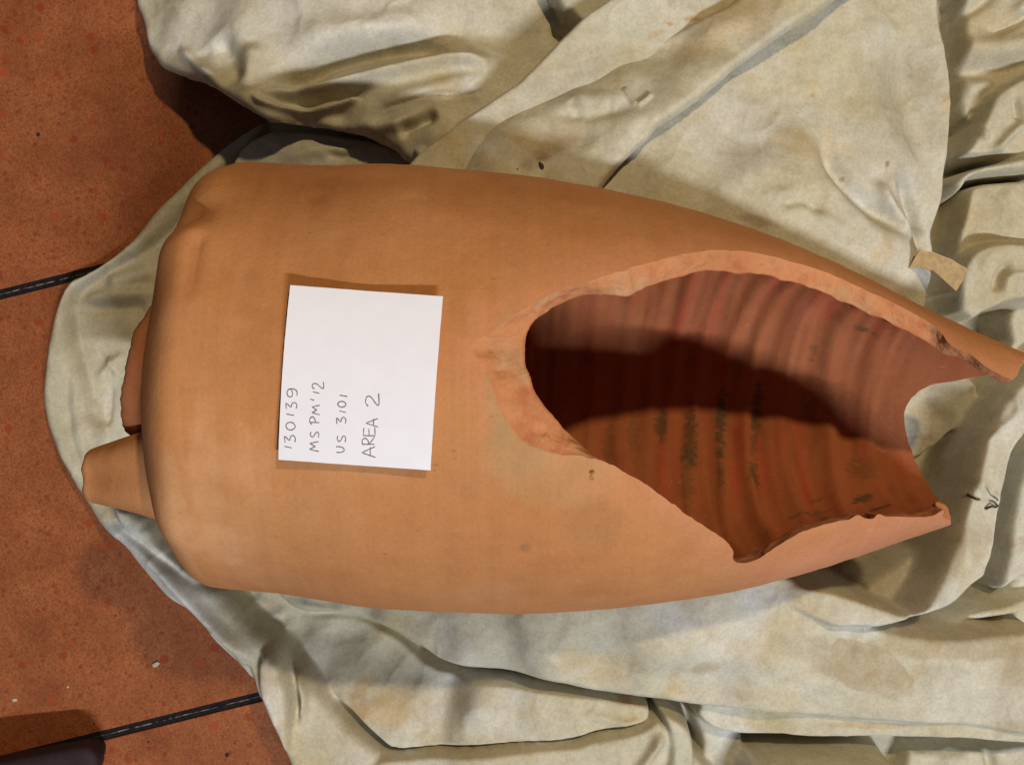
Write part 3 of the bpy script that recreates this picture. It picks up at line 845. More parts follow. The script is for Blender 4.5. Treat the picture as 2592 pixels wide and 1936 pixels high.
# cloth seen through the broken mouth
layer([(2300, 1165), (2345, 1148), (2400, 1105), (2450, 1070), (2492, 1034), (2488, 1010), (2478, 965), (2400, 930), (2280, 960), (2260, 1080)], [(2330, 1120, 2.2), (2440, 1060, 4.8), (2470, 990, 5.2), (2350, 1020, 1.8)], .35, 3)
stroke([(2350, 1140), (2430, 1085), (2488, 1035), (2480, 970)], .5, .3, 3, .08)
stroke([(2400, 1080), (2360, 1050), (2340, 1000)], -.6, .9, 2.5)
stroke([(2330, 1180), (2370, 1200), (2390, 1260)], .4, .5, 1.5); stroke([(2355, 1210), (2385, 1235), (2440, 1245)], -.3, .25, 1.5); stroke([(2400, 1215), (2415, 1240), (2445, 1250)], .4, .2, 1.5)
# right-hand wrinkles
layer([(2440, -20), (2435, 60), (2430, 200), (2440, 300), (2560, 330), (2690, 330), (2690, -60), (2450, -60)], [(2460, 50, 4.6), (2500, 200, 4.2), (2600, 100, 5.2), (2600, 250, 4.6)], .8, 2)
stroke([(2380, 140), (2450, 132), (2520, 134), (2592, 122), (2640, 110)], 1.1, 1.0, 4, .05); stroke([(2390, 190), (2470, 190), (2540, 186), (2600, 170)], -1.0, .7, 3, .05)
stroke([(2475, 96), (2530, 84), (2592, 46), (2640, 20)], -.8, .35, 3.5); stroke([(2400, 52), (2450, 35), (2490, 5), (2510, -20)], -.8, .5, 3.5)
stroke([(2540, 60), (2580, 20), (2600, -10)], .6, .6, 3.5)
stroke([(2420, 240), (2470, 232), (2500, 240)], .6, .7, 3); stroke([(2430, 298), (2470, 298), (2485, 290)], -.8, .4, 3)
layer([(2440, 388), (2468, 335), (2493, 285), (2510, 245), (2530, 222), (2592, 186), (2690, 160), (2690, 400), (2525, 396), (2470, 400)], [(2500, 320, 6.2), (2560, 260, 6.8), (2600, 340, 6.6)], .6, 3)
stroke([(2528, 262), (2536, 300), (2546, 335)], -.9, .28, 4); stroke([(2560, 330), (2535, 345), (2505, 375), (2475, 412)], .8, .35, 4); stroke([(2570, 300), (2590, 340), (2600, 370)], -.6, .35, 4); stroke([(2580, 200), (2575, 260), (2565, 325)], .4, .4, 4)
stroke([(2435, 340), (2445, 365), (2450, 385)], .6, .2, 3)
layer([(2408, 462), (2424, 440), (2460, 420), (2525, 402), (2592, 386), (2690, 370), (2690, 428), (2592, 437), (2500, 444), (2465, 455), (2445, 480), (2430, 500)], [(2430, 455, 6.8), (2500, 425, 7.6), (2620, 405, 7.8)], .7, 3)
layer([(2450, 480), (2440, 520), (2424, 583), (2412, 640), (2404, 700), (2420, 760), (2690, 760), (2690, 436), (2592, 448), (2500, 455), (2462, 466)], [(2470, 520, 6.0), (2440, 640, 5.4), (2550, 540, 7.2), (2650, 520, 7.0)], .6, 3)
stroke([(2490, 490), (2540, 520), (2600, 560)], .4, 1.0, 4.4)
stroke([(2410, 470), (2412, 540), (2395, 620), (2385, 690)], .9, .45, 4, .1)
layer([(2425, 790), (2427, 713), (2432, 681), (2455, 640), (2493, 615), (2557, 605), (2690, 632), (2690, 745), (2569, 767), (2525, 786), (2493, 797), (2473, 811), (2455, 815), (2435, 800)], [(2450, 690, 7.4), (2520, 650, 8.4), (2600, 680, 8.2), (2460, 790, 6.4), (2540, 750, 8.0)], .5, 3)
stroke([(2488, 752), (2484, 720), (2500, 690), (2516, 672)], -.9, .38, 5); stroke([(2505, 760), (2506, 712), (2552, 708), (2570, 755)], .45, .25, 5); stroke([(2540, 690), (2580, 690), (2610, 710)], -.5, .5, 5)
stroke([(2440, 700), (2465, 660), (2520, 640)], .3, .5, 5)
layer([(2556, 780), (2556, 860), (2540, 900), (2590, 940), (2690, 900), (2690, 765)], [(2600, 830, 5.4)], .5, 3)
stroke([(2540, 895), (2580, 870), (2620, 860)], -.6, .25, 3.6)
# flap in the upper right
layer([(1700, -120), (2392, -120), (2392, 0), (2408, 82), (2420, 173), (2428, 240), (2429, 300), (2422, 370), (2414, 449), (2406, 500), (2394, 580), (2383, 640), (2374, 690), (2366, 735), (2362, 775), (2330, 810), (2200, 770), (2000, 710), (1600, 610), (1000, 540), (1050, 380), (1300, 200)],
      [(2380, -200, 11.0), (2380, 0, 11.0), (2400, 200, 11.0), (2410, 350, 10.6), (2395, 480, 9.8), (2370, 640, 8.2), (2150, 150, 13.0), (2230, 380, 13.2), (1950, 200, 13.2), (1850, 320, 14.4), (1750, 380, 15.4), (1700, 450, 16.6), (1900, 480, 17.0), (1980, 560, 17.2), (2080, 600, 16.8), (2200, 645, 16.4), (2280, 695, 15.0), (2345, 745, 12.6), (1600, 400, 15)], .8, 2)
stroke([(2030, 350), (2060, 430), (2091, 494), (2140, 540), (2200, 575), (2276, 612)], -2.1, .95, 10, .3)
stroke([(2225, 455), (2262, 485), (2290, 535), (2315, 590), (2345, 660)], -1.9, .65, 9.8, .3)
stroke([(2185, 470), (2205, 525), (2240, 570), (2285, 603)], 1.0, .5, 10.1)
stroke([(2240, 80), (2265, 220), (2320, 380), (2350, 440)], -1.2, 2.0, 10.5, .35)
stroke([(2345, 60), (2370, 250), (2380, 400)], .3, 1.5, 10.5)
stroke([(1960, 330), (1990, 430), (2050, 520), (2150, 590)], .4, 1.2, 9.5)
stroke([(1900, 560), (1960, 555), (2010, 590)], -.8, .45, 8.9); stroke([(1860, 540), (1930, 545), (2020, 600), (2080, 625)], .4, .5, 8.9)
layer([(2272, 612), (2292, 598), (2318, 598), (2330, 622), (2336, 660), (2310, 665), (2270, 650)], [(2305, 620, 9.6)], .5, 3)
layer([(2266, 700), (2300, 690), (2340, 705), (2360, 735), (2362, 768), (2340, 765), (2290, 745)], [(2310, 715, 9.4), (2350, 740, 8.8)], .5, 3)
# what lies bunched below the upper sheet
layer([(420, -330), (430, 20), (470, 100), (560, 150), (680, 200), (800, 230), (950, 270), (1050, 330), (1150, 420), (1400, 440), (1700, 300), (1700, -330)],
      [(440, 0, 3.0), (560, 120, 6.0), (700, 190, 7.0), (900, 230, 6.5), (1100, 330, 6.5), (1300, 380, 10.0), (1500, 380, 12.0), (1000, 60, 7.5), (1400, 60, 8.5), (1600, 200, 10.5)], 3.0, 2)
ZLOW = Zc
Zc = np.zeros_like(GX)
# raised sheet in the upper left
E2POLY = layer(EDGE2 + [(711, 304), (780, 317), (850, 336), (900, 346), (955, 365), (1010, 390), (1060, 420), (1300, 450), (1640, 260), (1680, -330)],
      [(330, -250, 3.4), (345, 20, 3.8), (370, 110, 4.2), (410, 165, 5.2), (460, 185, 6.4), (530, 210, 9.2), (600, 250, 11.2), (650, 280, 12.0), (690, 292, 11.4), (735, 306, 8.0), (770, 315, 6.8), (800, 322, 6.6), (850, 335, 6.6), (900, 344, 6.8), (960, 366, 7.2), (1020, 392, 8.2), (1060, 415, 10.4), (700, 262, 13.2), (800, 268, 13.8), (900, 280, 14.2), (1000, 305, 14.4), (1100, 350, 14.0), (1200, 230, 12.0), (1400, 170, 10.4), (1500, 130, 9.8), (1420, 80, 9.0), (1500, 100, 9.4), (900, 60, 10.0), (640, 90, 9.0), (480, 60, 6.4), (1100, 20, 10.0), (760, 170, 9.6), (1300, 70, 9.6)], .9, 2, 1.3)
stroke([(378, 45), (420, 85), (470, 130), (530, 172)], 0.797, .45, 12.5); stroke([(500, 30), (535, 90), (560, 150), (580, 200)], -1.45, 1.0, 12.5); stroke([(450, 60), (490, 110), (530, 150)], -0.362, .9, 12.5)
stroke([(620, 60), (610, 140), (620, 200), (640, 235)], 0.87, 1.0, 12.5)
stroke([(655, 214), (720, 195), (785, 162), (850, 136), (1000, 112), (1150, 105)], -2.46, .95, 11, .18)
stroke([(640, 232), (700, 222), (806, 212), (900, 196), (1000, 177), (1147, 156), (1260, 162)], 1.59, .62, 11, .12)
stroke([(665, 252), (720, 252), (800, 245), (900, 228), (960, 215)], -1.16, .42, 10.5)
stroke([(640, 236), (660, 258), (710, 270), (790, 272), (870, 256), (915, 243)], 1.09, .3, 10.5, .1)
stroke([(700, 300), (800, 292), (900, 285)], -0.725, .7, 10)
stroke([(690, 90), (800, 70), (950, 60), (1150, 50)], 1.16, 1.6, 12); stroke([(1000, 70), (1200, 60), (1400, 80)], -1.01, 1.4, 11.5)
stroke([(953, 294), (1020, 282), (1106, 261), (1180, 262), (1242, 251)], -0.507, .16, 9.5); stroke([(930, 300), (1000, 268), (1106, 243), (1250, 215)], 0.58, .7, 9.5)
stroke([(900, 325), (960, 332), (1023, 330), (1100, 312)], 0.87, .5, 9.5); stroke([(1010, 352), (1060, 335), (1120, 315)], -1.59, .5, 9.1)
# pale sheet at the top
E4POLY = layer([(1380, -200), (1411, 0), (1440, 30), (1476, 62), (1534, 97), (1575, 125), (1650, 190), (1800, 190), (1990, 40), (2040, -200)], [(1440, 20, 12.2), (1550, 95, 13.4), (1700, 20, 13.4), (1500, -60, 12.2), (1720, 150, 13.8)], .6, 2, 1.6)
stroke([(1395, 10), (1440, 60), (1500, 105), (1545, 128)], -.9, .7, 13.6, .2)
# broad khaki fold running down to the pot
E3POLY = layer([(2010, -260), (1890, -40), (1800, 27), (1720, 68), (1641, 102), (1590, 117), (1542, 128), (1476, 160), (1394, 202), (1310, 232), (1242, 252), (1190, 278), (1147, 305), (1098, 342), (1046, 368), (1050, 395), (1090, 440), (1300, 520), (1490, 540), (1515, 490), (1545, 445), (1600, 385), (1641, 348), (1666, 318), (1703, 294), (1765, 253), (1815, 210), (1885, 152), (1988, 78), (2095, 12), (2180, -60), (2420, -260)],
      [(1820, 15, 14.6), (1700, 75, 14.4), (1600, 115, 14.2), (1500, 150, 13.8), (1394, 202, 13.6), (1242, 252, 13.2), (1147, 305, 12.6), (1050, 370, 11.6), (2080, 15, 17.0), (1970, 85, 17.4), (1820, 200, 18.0), (1720, 275, 18.6), (1600, 220, 16.8), (1450, 280, 16.8), (1300, 350, 16.6), (1500, 440, 18.4), (1640, 340, 18.6), (1850, 80, 16.0), (1300, 430, 17.6)], .8, 3, 1.6)
stroke([(1575, 236), (1588, 262), (1602, 284)], .35, .18, 15.4, .1); stroke([(1640, 254), (1625, 270), (1602, 286)], .35, .18, 15.4, .1); stroke([(1440, 262), (1455, 290), (1462, 320)], -.25, .4, 15)
stroke([(1600, 290), (1540, 300), (1460, 310), (1380, 290)], -.35, .5, 15); stroke([(1590, 270), (1500, 262), (1430, 250)], .3, .6, 15)
stroke([(1350, 330), (1420, 360), (1500, 400)], -.35, .9, 14); stroke([(1640, 340), (1590, 390), (1550, 430)], -.4, .6, 14)
stroke([(1750, 100), (1850, 60), (1950, 0)], .3, 1.2, 16)

# slightly soften, then crumple
def blur(Z, n):
    for _ in range(n):
        Z = (np.roll(Z, 1, 0) + np.roll(Z, -1, 0) + 2 * Z) / 4
        Z = (np.roll(Z, 1, 1) + np.roll(Z, -1, 1) + 2 * Z) / 4
    return Z
ZTOP = Zc
ZLOW = blur(ZLOW, 2)
cr1 = fbm(GX * 22 + 2, GY * 22, None, 3)
ridge = 1 - np.abs(fbm(GX * 14 + 5 + .3 * cr1, GY * 14 - 3, None, 3)) * 2.2
crumple = .0018 * cr1 + .0012 * np.clip(ridge, 0, 1) ** 3 + .0006 * fbm(GX * 70, GY * 70, None, 2)
# cloth gives way beside and under the pot
rel_x = GX - O_[0]; rel_y = GY - O_[1]
c_, s_ = math.cos(psi), math.sin(psi)
sa = (rel_x * c_ + rel_y * s_) / math.cos(tilt); ya = -rel_x * s_ + rel_y * c_
zax = O_[2] + sa * math.sin(tilt)
rr = np.interp(sa, S_T, R_T, left=0, right=R_T[-1]) - .0022
lim = np.where((np.abs(ya) < rr) & (sa > 0) & (sa < .602 + .045 * smooth(.02, .06, ya)), zax - np.sqrt(np.clip(rr ** 2 - ya ** 2, 0, None)), 9)
lim = np.where(lim < 9, np.maximum(lim, .0015), 9)
neckzone = (GX < -.19) & (GX > -.33) & (np.abs(GY) < .16)
def settle(Z):
    Z = Z + smooth(.002, .015, Z) * crumple
    Z = np.minimum(Z, lim)
    Z = np.where(neckzone, np.minimum(Z, .085), Z)
    return np.maximum(Z, .0008)
ZLOW = settle(ZLOW)
ZTOP = settle(ZTOP)

def sheet(name, Z, keep, nx, ny, nz):
    """mesh of one layer of cloth; border vertices are pulled onto the outline"""
    cell = keep[:-1, :-1] | keep[1:, :-1] | keep[:-1, 1:] | keep[1:, 1:]
    VX = np.where(keep, GX, nx); VY = np.where(keep, GY, ny); VZ = np.where(keep, Z, nz)
    idx = np.arange(GX.size).reshape(GX.shape)
    q = np.stack([idx[:-1, :-1], idx[1:, :-1], idx[1:, 1:], idx[:-1, 1:]], -1)[cell]
    used = np.zeros(GX.size, bool); used[q.ravel()] = True
    remap = np.cumsum(used) - 1
    P = np.stack([VX.ravel(), VY.ravel(), VZ.ravel()], -1)[used]
    o = mesh_obj(name, P, remap[q], M_CLOTH)
    attr(o, 'tint', dye(P[:, 0], P[:, 1]) * np.array([.90, .89, .84]))
    return o

STAINS_AND_LIGHT = ((1385, 400, 80, 30, (.30, .155, .065), .55, 15, .9, 45, -.5, .9), (1370, 408, 22, 18, (.20, .09, .035), .7, 15, .8, 90, 0, .8), (1350, 350, 130, 70, (.52, .42, .28), .55, 15, .8, 30, 0, .9),  # brown smudge above the pot, its wide part painted shadow
             (1850, 60, 180, 70, (.60, .47, .28), .6, 15, .8, 25, -.5, .9), (1700, 55, 12, 6, (.50, .22, .06), .7, 15, .8, 90, 0, .8), (1755, 40, 20, 6, (.50, .24, .07), .6, 15, .8, 90, 0, .8), (1660, 85, 30, 8, (.52, .30, .12), .4, 15, .8, 90, -.5, .8),
             (2280, 260, 150, 190, (.44, .40, .31), .5, 12.5, .9, 22, .2, .9), (2040, 420, 120, 120, (.60, .53, .38), .45, 15, .9, 22, 0, .9), (1870, 360, 130, 110, (.62, .61, .60), .6, 15, .9, 25, 0, .9),  # furrow darkened; last entry paints cool lamplight as a pale patch
             (2200, 1690, 130, 60, (.46, .375, .26), .7, 10, 1.0, 22, .62, .10), (2090, 1665, 150, 48, (.47, .40, .29), .55, 10, .8, 30, .45, .8), (2440, 1640, 240, 40, (.47, .385, .265), .65, 10, .6, 28, .06, .5), (2580, 1790, 45, 120, (.47, .40, .30), .6, 10, .6, 30, 0, .4),
             (2230, 1862, 130, 10, (.52, .36, .20), .55, 10, .5, 60, 0, .6), (1450, 1660, 60, 45, (.58, .45, .25), .5, 10, .9, 60, 0, .8), (1560, 1690, 90, 50, (.58, .47, .30), .4, 10, .9, 50, 0, .8), (1790, 1690, 40, 25, (.46, .37, .25), .5, 10, .9, 60, 0, .8),
             (1000, 1770, 120, 45, (.56, .40, .19), .6, 2, .9, 40, 0, .9), (920, 1770, 40, 25, (.52, .33, .13), .45, 2, .9, 60, 0, .9), (1250, 1850, 260, 50, (.50, .43, .27), .5, 2, .8, 30, 0, .9), (1610, 1800, 40, 18, (.46, .26, .11), .6, 10, .6, 60, -.5, .8), (850, 1850, 120, 100, (.53, .49, .37), .5, 2, .7, 25, 0, .9),  # yellow-brown valley tones; the entry at the fold pocket paints its shade
             (620, 1735, 25, 60, (.52, .44, .28), .6, 3, .7, 50, 0, .8), (2420, 250, 22, 35, (.60, .42, .22), .5, 12.5, .8, 60, 0, .9), (2075, 225, 8, 7, (.52, .30, .13), .6, 15, .5, 90, 0, .8), (2240, 420, 5, 9, (.22, .15, .09), .7, 12.5, .3, 90, .3, .6), (2155, 440, 7, 6, (.34, .22, .14), .6, 15, .4, 90, 0, .6),
             (2300, 1000, 120, 160, (.56, .50, .38), .3, 3, .5, 30, 0, .8), (1900, 570, 50, 16, (.26, .15, .09), .45, 15, .7, 50, .25, .8), (1120, 75, 6, 9, (.30, .27, .26), .6, 15, .3, 90, 0, .6), (987, 77, 7, 6, (.34, .31, .30), .5, 9, .3, 90, 0, .6),  # dark brown entry paints the pot's small shadow on the flap
             (480, 110, 150, 80, (.70, .68, .63), .6, 9, .8, 30, .6, .9), (1000, 170, 200, 60, (.50, .44, .30), .5, 9, .8, 25, -.1, .9), (760, 60, 420, 110, (.73, .715, .68), .7, 9, .8, 25, 0, .9), (1570, 50, 120, 60, (.66, .66, .60), .6, 15, .6, 25, 0, .9),  # wide pale entries on the raised sheet are painted lamplight
             (430, 1450, 240, 70, (.80, .78, .75), .9, 3, .7, 30, .8, .9), (690, 1790, 60, 150, (.78, .76, .73), .9, 3.5, .4, 30, .15, .8), (320, 1330, 60, 40, (.66, .66, .66), .6, 3, .5, 40, .5, .9), (2450, 1400, 60, 160, (.67, .63, .56), .7, 6, .6, 35, .3, .9), (2450, 1780, 260, 70, (.66, .63, .57), .6, 10, .8, 30, .05, .7),  # first entries put the hem roll's lamplit brightness into the colour
             (140, 1000, 90, 330, (.50, .465, .35), .6, 1.5, .6, 25, 0, .9), (480, 470, 220, 90, (.52, .49, .38), .6, 1.2, .6, 25, -.8, .9), (800, 380, 220, 70, (.51, .48, .37), .6, 1, .5, 25, 0, .9), (2500, 250, 140, 260, (.54, .49, .375), .6, 4, .5, 20, 0, .9), (2500, 620, 130, 260, (.54, .49, .38), .6, 4, .5, 20, 0, .9))
def stain_or_light(cc, X, Y, px, py, rx, ry, col, k, h=4.0, nz=.7, f=45, ang=0.0, hard=.3):
    a, b_ = up(px, py, h / 100); rx *= .84 / F; ry *= .84 / F
    R = 1.6 * max(rx, ry)
    sel = np.where((np.abs(X - a) < R) & (np.abs(Y - b_) < R))[0]
    xs, ys = X[sel], Y[sel]
    dx, dy = xs - a, -(ys - b_); ca, sa_ = math.cos(ang), math.sin(ang)
    u_, v_ = (dx * ca + dy * sa_) / rx, (-dx * sa_ + dy * ca) / ry
    d = u_ ** 2 + v_ ** 2 + nz * fbm(xs * f + px, ys * f + py, None, 4)
    mk_ = smooth(1.0, 1.0 - max(hard, .02), d) * k
    cc[sel] = paint(cc[sel], mk_, col)
def dye(X, Y):
    """dye, stains and dirt of the fabric, plus painted-in light and shade"""
    cc = np.repeat(np.array([[.585, .555, .455]]), len(X), 0)
    cc = paint(cc, smooth(-.15, .5, fbm(X * 8 + 3, Y * 8 + 1, None, 4)) * .65, (.69, .675, .635))
    cc = paint(cc, smooth(.05, .6, fbm(X * 11 - 6, Y * 11 + 4, None, 4)) * .7, (.56, .475, .29))
    cc = paint(cc, smooth(.12, .55, fbm(X * 13 + 31, Y * 13 + 9, None, 4)) * .6, (.64, .66, .69))
    cc = paint(cc, smooth(.22, .6, fbm(X * 19 - 21, Y * 19 + 14, None, 4)) * .55, (.55, .41, .22))
    cc = paint(cc, smooth(.30, .5, fbm(X * 60 + 2, Y * 60 + 5, None, 3)) * .25, (.42, .35, .24))
    cc = paint(cc, smooth(.1, .6, fbm(X * 15 + 16, Y * 15 - 4, None, 4)) * .35, (.50, .475, .42))
    for args in STAINS_AND_LIGHT:
        stain_or_light(cc, X, Y, *args)
    return cc

cloth = sheet('drop_cloth', ZLOW, mB, bxn, byn, .0008)
tag(cloth, 'rumpled stained off-white cotton cloth spread on the floor under the amphora', 'cloth')
def poly_near(polys):
    m = np.zeros(GX.shape, bool)
    for p in polys:
        m |= inside(GX, GY, p)
    d0 = np.full(GX.shape, 9.0); x0 = np.zeros(GX.shape); y0 = np.zeros(GX.shape)
    for p in polys:
        d, x, y, _ = seg_dist(GX, GY, p, True)
        k = d < d0
        d0 = np.where(k, d, d0); x0 = np.where(k, x, x0); y0 = np.where(k, y, y0)
    return m, x0, y0
mT, tx, ty = poly_near([E2POLY, E4POLY, E3POLY])
# height of the rim vertices: that of the nearest cloth point
zi = np.where(mT, ZTOP, 0.0); wi = mT.astype(float)
for _ in range(2):
    zs = sum(np.roll(np.roll(zi, a, 0), b_, 1) for a in (-1, 0, 1) for b_ in (-1, 0, 1))
    ws = sum(np.roll(np.roll(wi, a, 0), b_, 1) for a in (-1, 0, 1) for b_ in (-1, 0, 1))
    fill = (wi == 0) & (ws > 0)
    zi = np.where(fill, zs / np.maximum(ws, 1), zi); wi = np.where(fill, 1.0, wi)
upper_fold = sheet('upper_fold', ZTOP, mT, tx, ty, zi - .002)
upper_fold.parent = cloth

def cloth_z(x, y):
    i = int(np.clip(round((x - gx[0]) / STEP), 0, len(gx) - 1)); j = int(np.clip(round((y - gy[0]) / STEP), 0, len(gy) - 1))
    return float(max(ZLOW[i, j], ZTOP[i, j] if mT[i, j] else 0))

# ------------------------------------------------------------------ paper label card on the pot
CARD_PX = [(730, 719), (1120, 748), (1088, 1191), (701, 1164)]     # tl tr br bl
s_c, t_c = cast(908, 948)
rc = float(rad(s_c)) + .0022
cpt = world_pt(np.array(s_c), np.array(t_c), np.array(rc))
nrm_c = math.sin(t_c) * AY + math.cos(t_c) * AZ
slope = (rad(s_c + .03) - rad(s_c - .03)) / .06
nrm_c = nrm_c - AX * slope; nrm_c /= np.linalg.norm(nrm_c)
def on_plane(px, py, lift=0.0):
    d = np.array([(px - CX) / F, -(py - CY) / F, -1.0]); o = np.array([0, 0, H])
    c = cpt + nrm_c * lift
    return o + d * (((c - o) @ nrm_c) / (d @ nrm_c))
TL, TR, BR, BL = [on_plane(*p) for p in CARD_PX]
def card_pt(a, b_, lift=0.0):
    """a: 0 left..1 right, b: 0 top..1 bottom on the card; the sheet bends a touch over the pot"""
    p = (TL * (1 - a) + TR * a) * (1 - b_) + (BL * (1 - a) + BR * a) * b_
    y = (b_ - .5) * 2
    bend = -.0046 * abs(y) ** 2.1 + .0007 * math.sin(a * 2.6 + .3) * y - .0006 * (a - .5) * y
    return p + nrm_c * (bend + lift)
na, nb_ = 24, 28; vs = []; fs = []
thk = .0007
for L_ in (thk, 0.0):
    for j in range(nb_ + 1):
        for i in range(na + 1):
            a, b_ = i / na, j / nb_
            if i in (0, na): a += .0025 * float(perlin(np.array(j * 1.7), np.array(i + 2.2)))
            if j in (0, nb_): b_ += .002 * float(perlin(np.array(i * 1.3), np.array(j + 7.2)))
            vs.append(card_pt(a, b_, L_))
n1 = (na + 1) * (nb_ + 1)
for j in range(nb_):
    for i in range(na):
        k = j * (na + 1) + i
        fs.append((k, k + na + 1, k + na + 2, k + 1)); fs.append((n1 + k, n1 + k + 1, n1 + k + na + 2, n1 + k + na + 1))
ring_ = [i for i in range(na + 1)] + [j * (na + 1) + na for j in range(1, nb_ + 1)] + [nb_ * (na + 1) + i for i in range(na - 1, -1, -1)] + [j * (na + 1) for j in range(nb_ - 1, 0, -1)]
for a, b_ in zip(ring_, ring_[1:] + ring_[:1]):
    fs.append((a, b_, n1 + b_, n1 + a))
card = mesh_obj('label_card', vs, fs, M_CARD, smooth_shade=False)
tag(card, 'white paper card with pencilled numbers lying on top of the amphora', 'card')

# pencil writing; strokes in the close-up's pixels of the card (tl 160,92 tr 1397,185 br 1297,1592 bl 68,1505)
G = {'1': [[(.5, 1), (.5, 0)]], '3': [[(0, 1), (.85, 1), (.3, .58), (.8, .45), (.95, .2), (.6, 0), (.05, .06)]],
     '0': [[(.5, 1), (.12, .8), (0, .45), (.2, .08), (.55, 0), (.9, .2), (1, .55), (.85, .88), (.5, 1)]],
     '9': [[(.95, .85), (.6, 1), (.15, .9), (.05, .62), (.4, .45), (.9, .6), (.98, .85), (1, .4), (.8, .1), (.45, 0), (.2, .08)]],
     'M': [[(0, 0), (.22, 1), (.5, .35), (.82, .95), (1, 0)]], 'S': [[(.95, .9), (.5, 1), (.1, .78), (.4, .52), (.85, .35), (.9, .1), (.45, 0), (0, .1)]],
     'P': [[(.25, 0), (.3, .95)], [(0, .8), (.4, 1), (.9, .9), (1, .65), (.7, .45), (.28, .4)]],
     '2': [[(.05, .8), (.35, 1), (.75, .9), (.75, .6), (.1, .02), (1, 0)]], 'U': [[(.05, 1), (.05, .35), (.3, 0), (.7, .05), (.95, .4), (1, 1)]],
     'A': [[(0, 0), (.45, 1), (1, .02)], [(.15, .38), (.95, .36)]], 'R': [[(.1, 0), (.12, 1)], [(0, .95), (.6, 1), (.85, .75), (.5, .5), (.12, .45), (1, 0)]],
     'E': [[(.95, .95), (.1, 1), (.08, 0), (1, .02)], [(.1, .5), (.85, .52)]], "'": [[(.5, 1), (.5, 0)]]}
WRITE = [('1', 1410, 1397, 121, 182), ('3', 1367, 1308, 128, 213), ('0', 1267, 1205, 138, 213), ('1', 1150, 1138, 145, 206), ('3', 1098, 1045, 145, 230), ('9', 1005, 938, 152, 235),
         ('M', 1440, 1360, 325, 402), ('S', 1328, 1282, 335, 405), ('P', 1224, 1163, 332, 410), ('M', 1146, 1070, 350, 415), ("'", 1030, 1020, 338, 372), ('1', 974, 962, 360, 412), ('2', 942, 884, 355, 445),
         ('U', 1450, 1402, 543, 606), ('S', 1366, 1314, 553, 622), ('3', 1220, 1164, 553, 625), ('1', 1128, 1116, 575, 626), ('0', 1086, 1040, 560, 626), ('1', 1000, 990, 576, 638),
         ('A', 1490, 1404, 750, 860), ('R', 1392, 1326, 755, 855), ('E', 1322, 1250, 765, 860), ('A', 1246, 1178, 785, 885), ('2', 1086, 978, 785, 890)]
def zoom_ab(x, y):         # bilinear inverse, good enough for a near-parallelogram
    tl, tr, bl = np.array([160, 92.]), np.array([1397, 185.]), np.array([68, 1505.])
    Mx = np.stack([tr - tl, bl - tl], -1)
    return np.linalg.solve(Mx, np.array([x, y]) - tl)
for ch, ya_, yb_, xa_, xb_ in WRITE:
    vs, fs = [], []
    for stg in G[ch]:
        pl = catmull(stg, 6) if len(stg) > 2 and ch not in 'MAE' else catmull(stg, 1) if False else (np.array(stg, float) if ch in "MAE1'" else catmull(stg, 6))
        if len(pl) < 12:
            pl = np.array([pl[i] * (1 - t) + pl[i + 1] * t for i in range(len(pl) - 1) for t in np.linspace(0, 1, 6)[:-1]] + [pl[-1]])
        pts = []
        for u_, v_ in pl:
            zx = xb_ - v_ * (xb_ - xa_) + random.uniform(-.8, .8); zy = ya_ + u_ * (yb_ - ya_) + random.uniform(-.8, .8)
            if ch in "1'":
                zy = ya_ + (yb_ - ya_) * v_
            a, b_ = zoom_ab(zx, zy); pts.append(card_pt(a, b_, thk + .00012))
        pts = np.array(pts); base_i = len(vs)
        for i, p in enumerate(pts):
            d = pts[min(i + 1, len(pts) - 1)] - pts[max(i - 1, 0)]; d /= np.linalg.norm(d) + 1e-12
            n_ = np.cross(nrm_c, d); w = .00031 * (.75 + .5 * random.random())
            vs += [p + n_ * w, p - n_ * w]
            if i:
                k = base_i + 2 * i; fs.append((k - 2, k - 1, k + 1, k))
    mesh_obj('pencil_mark', vs, fs, M_PENCIL, card, False)

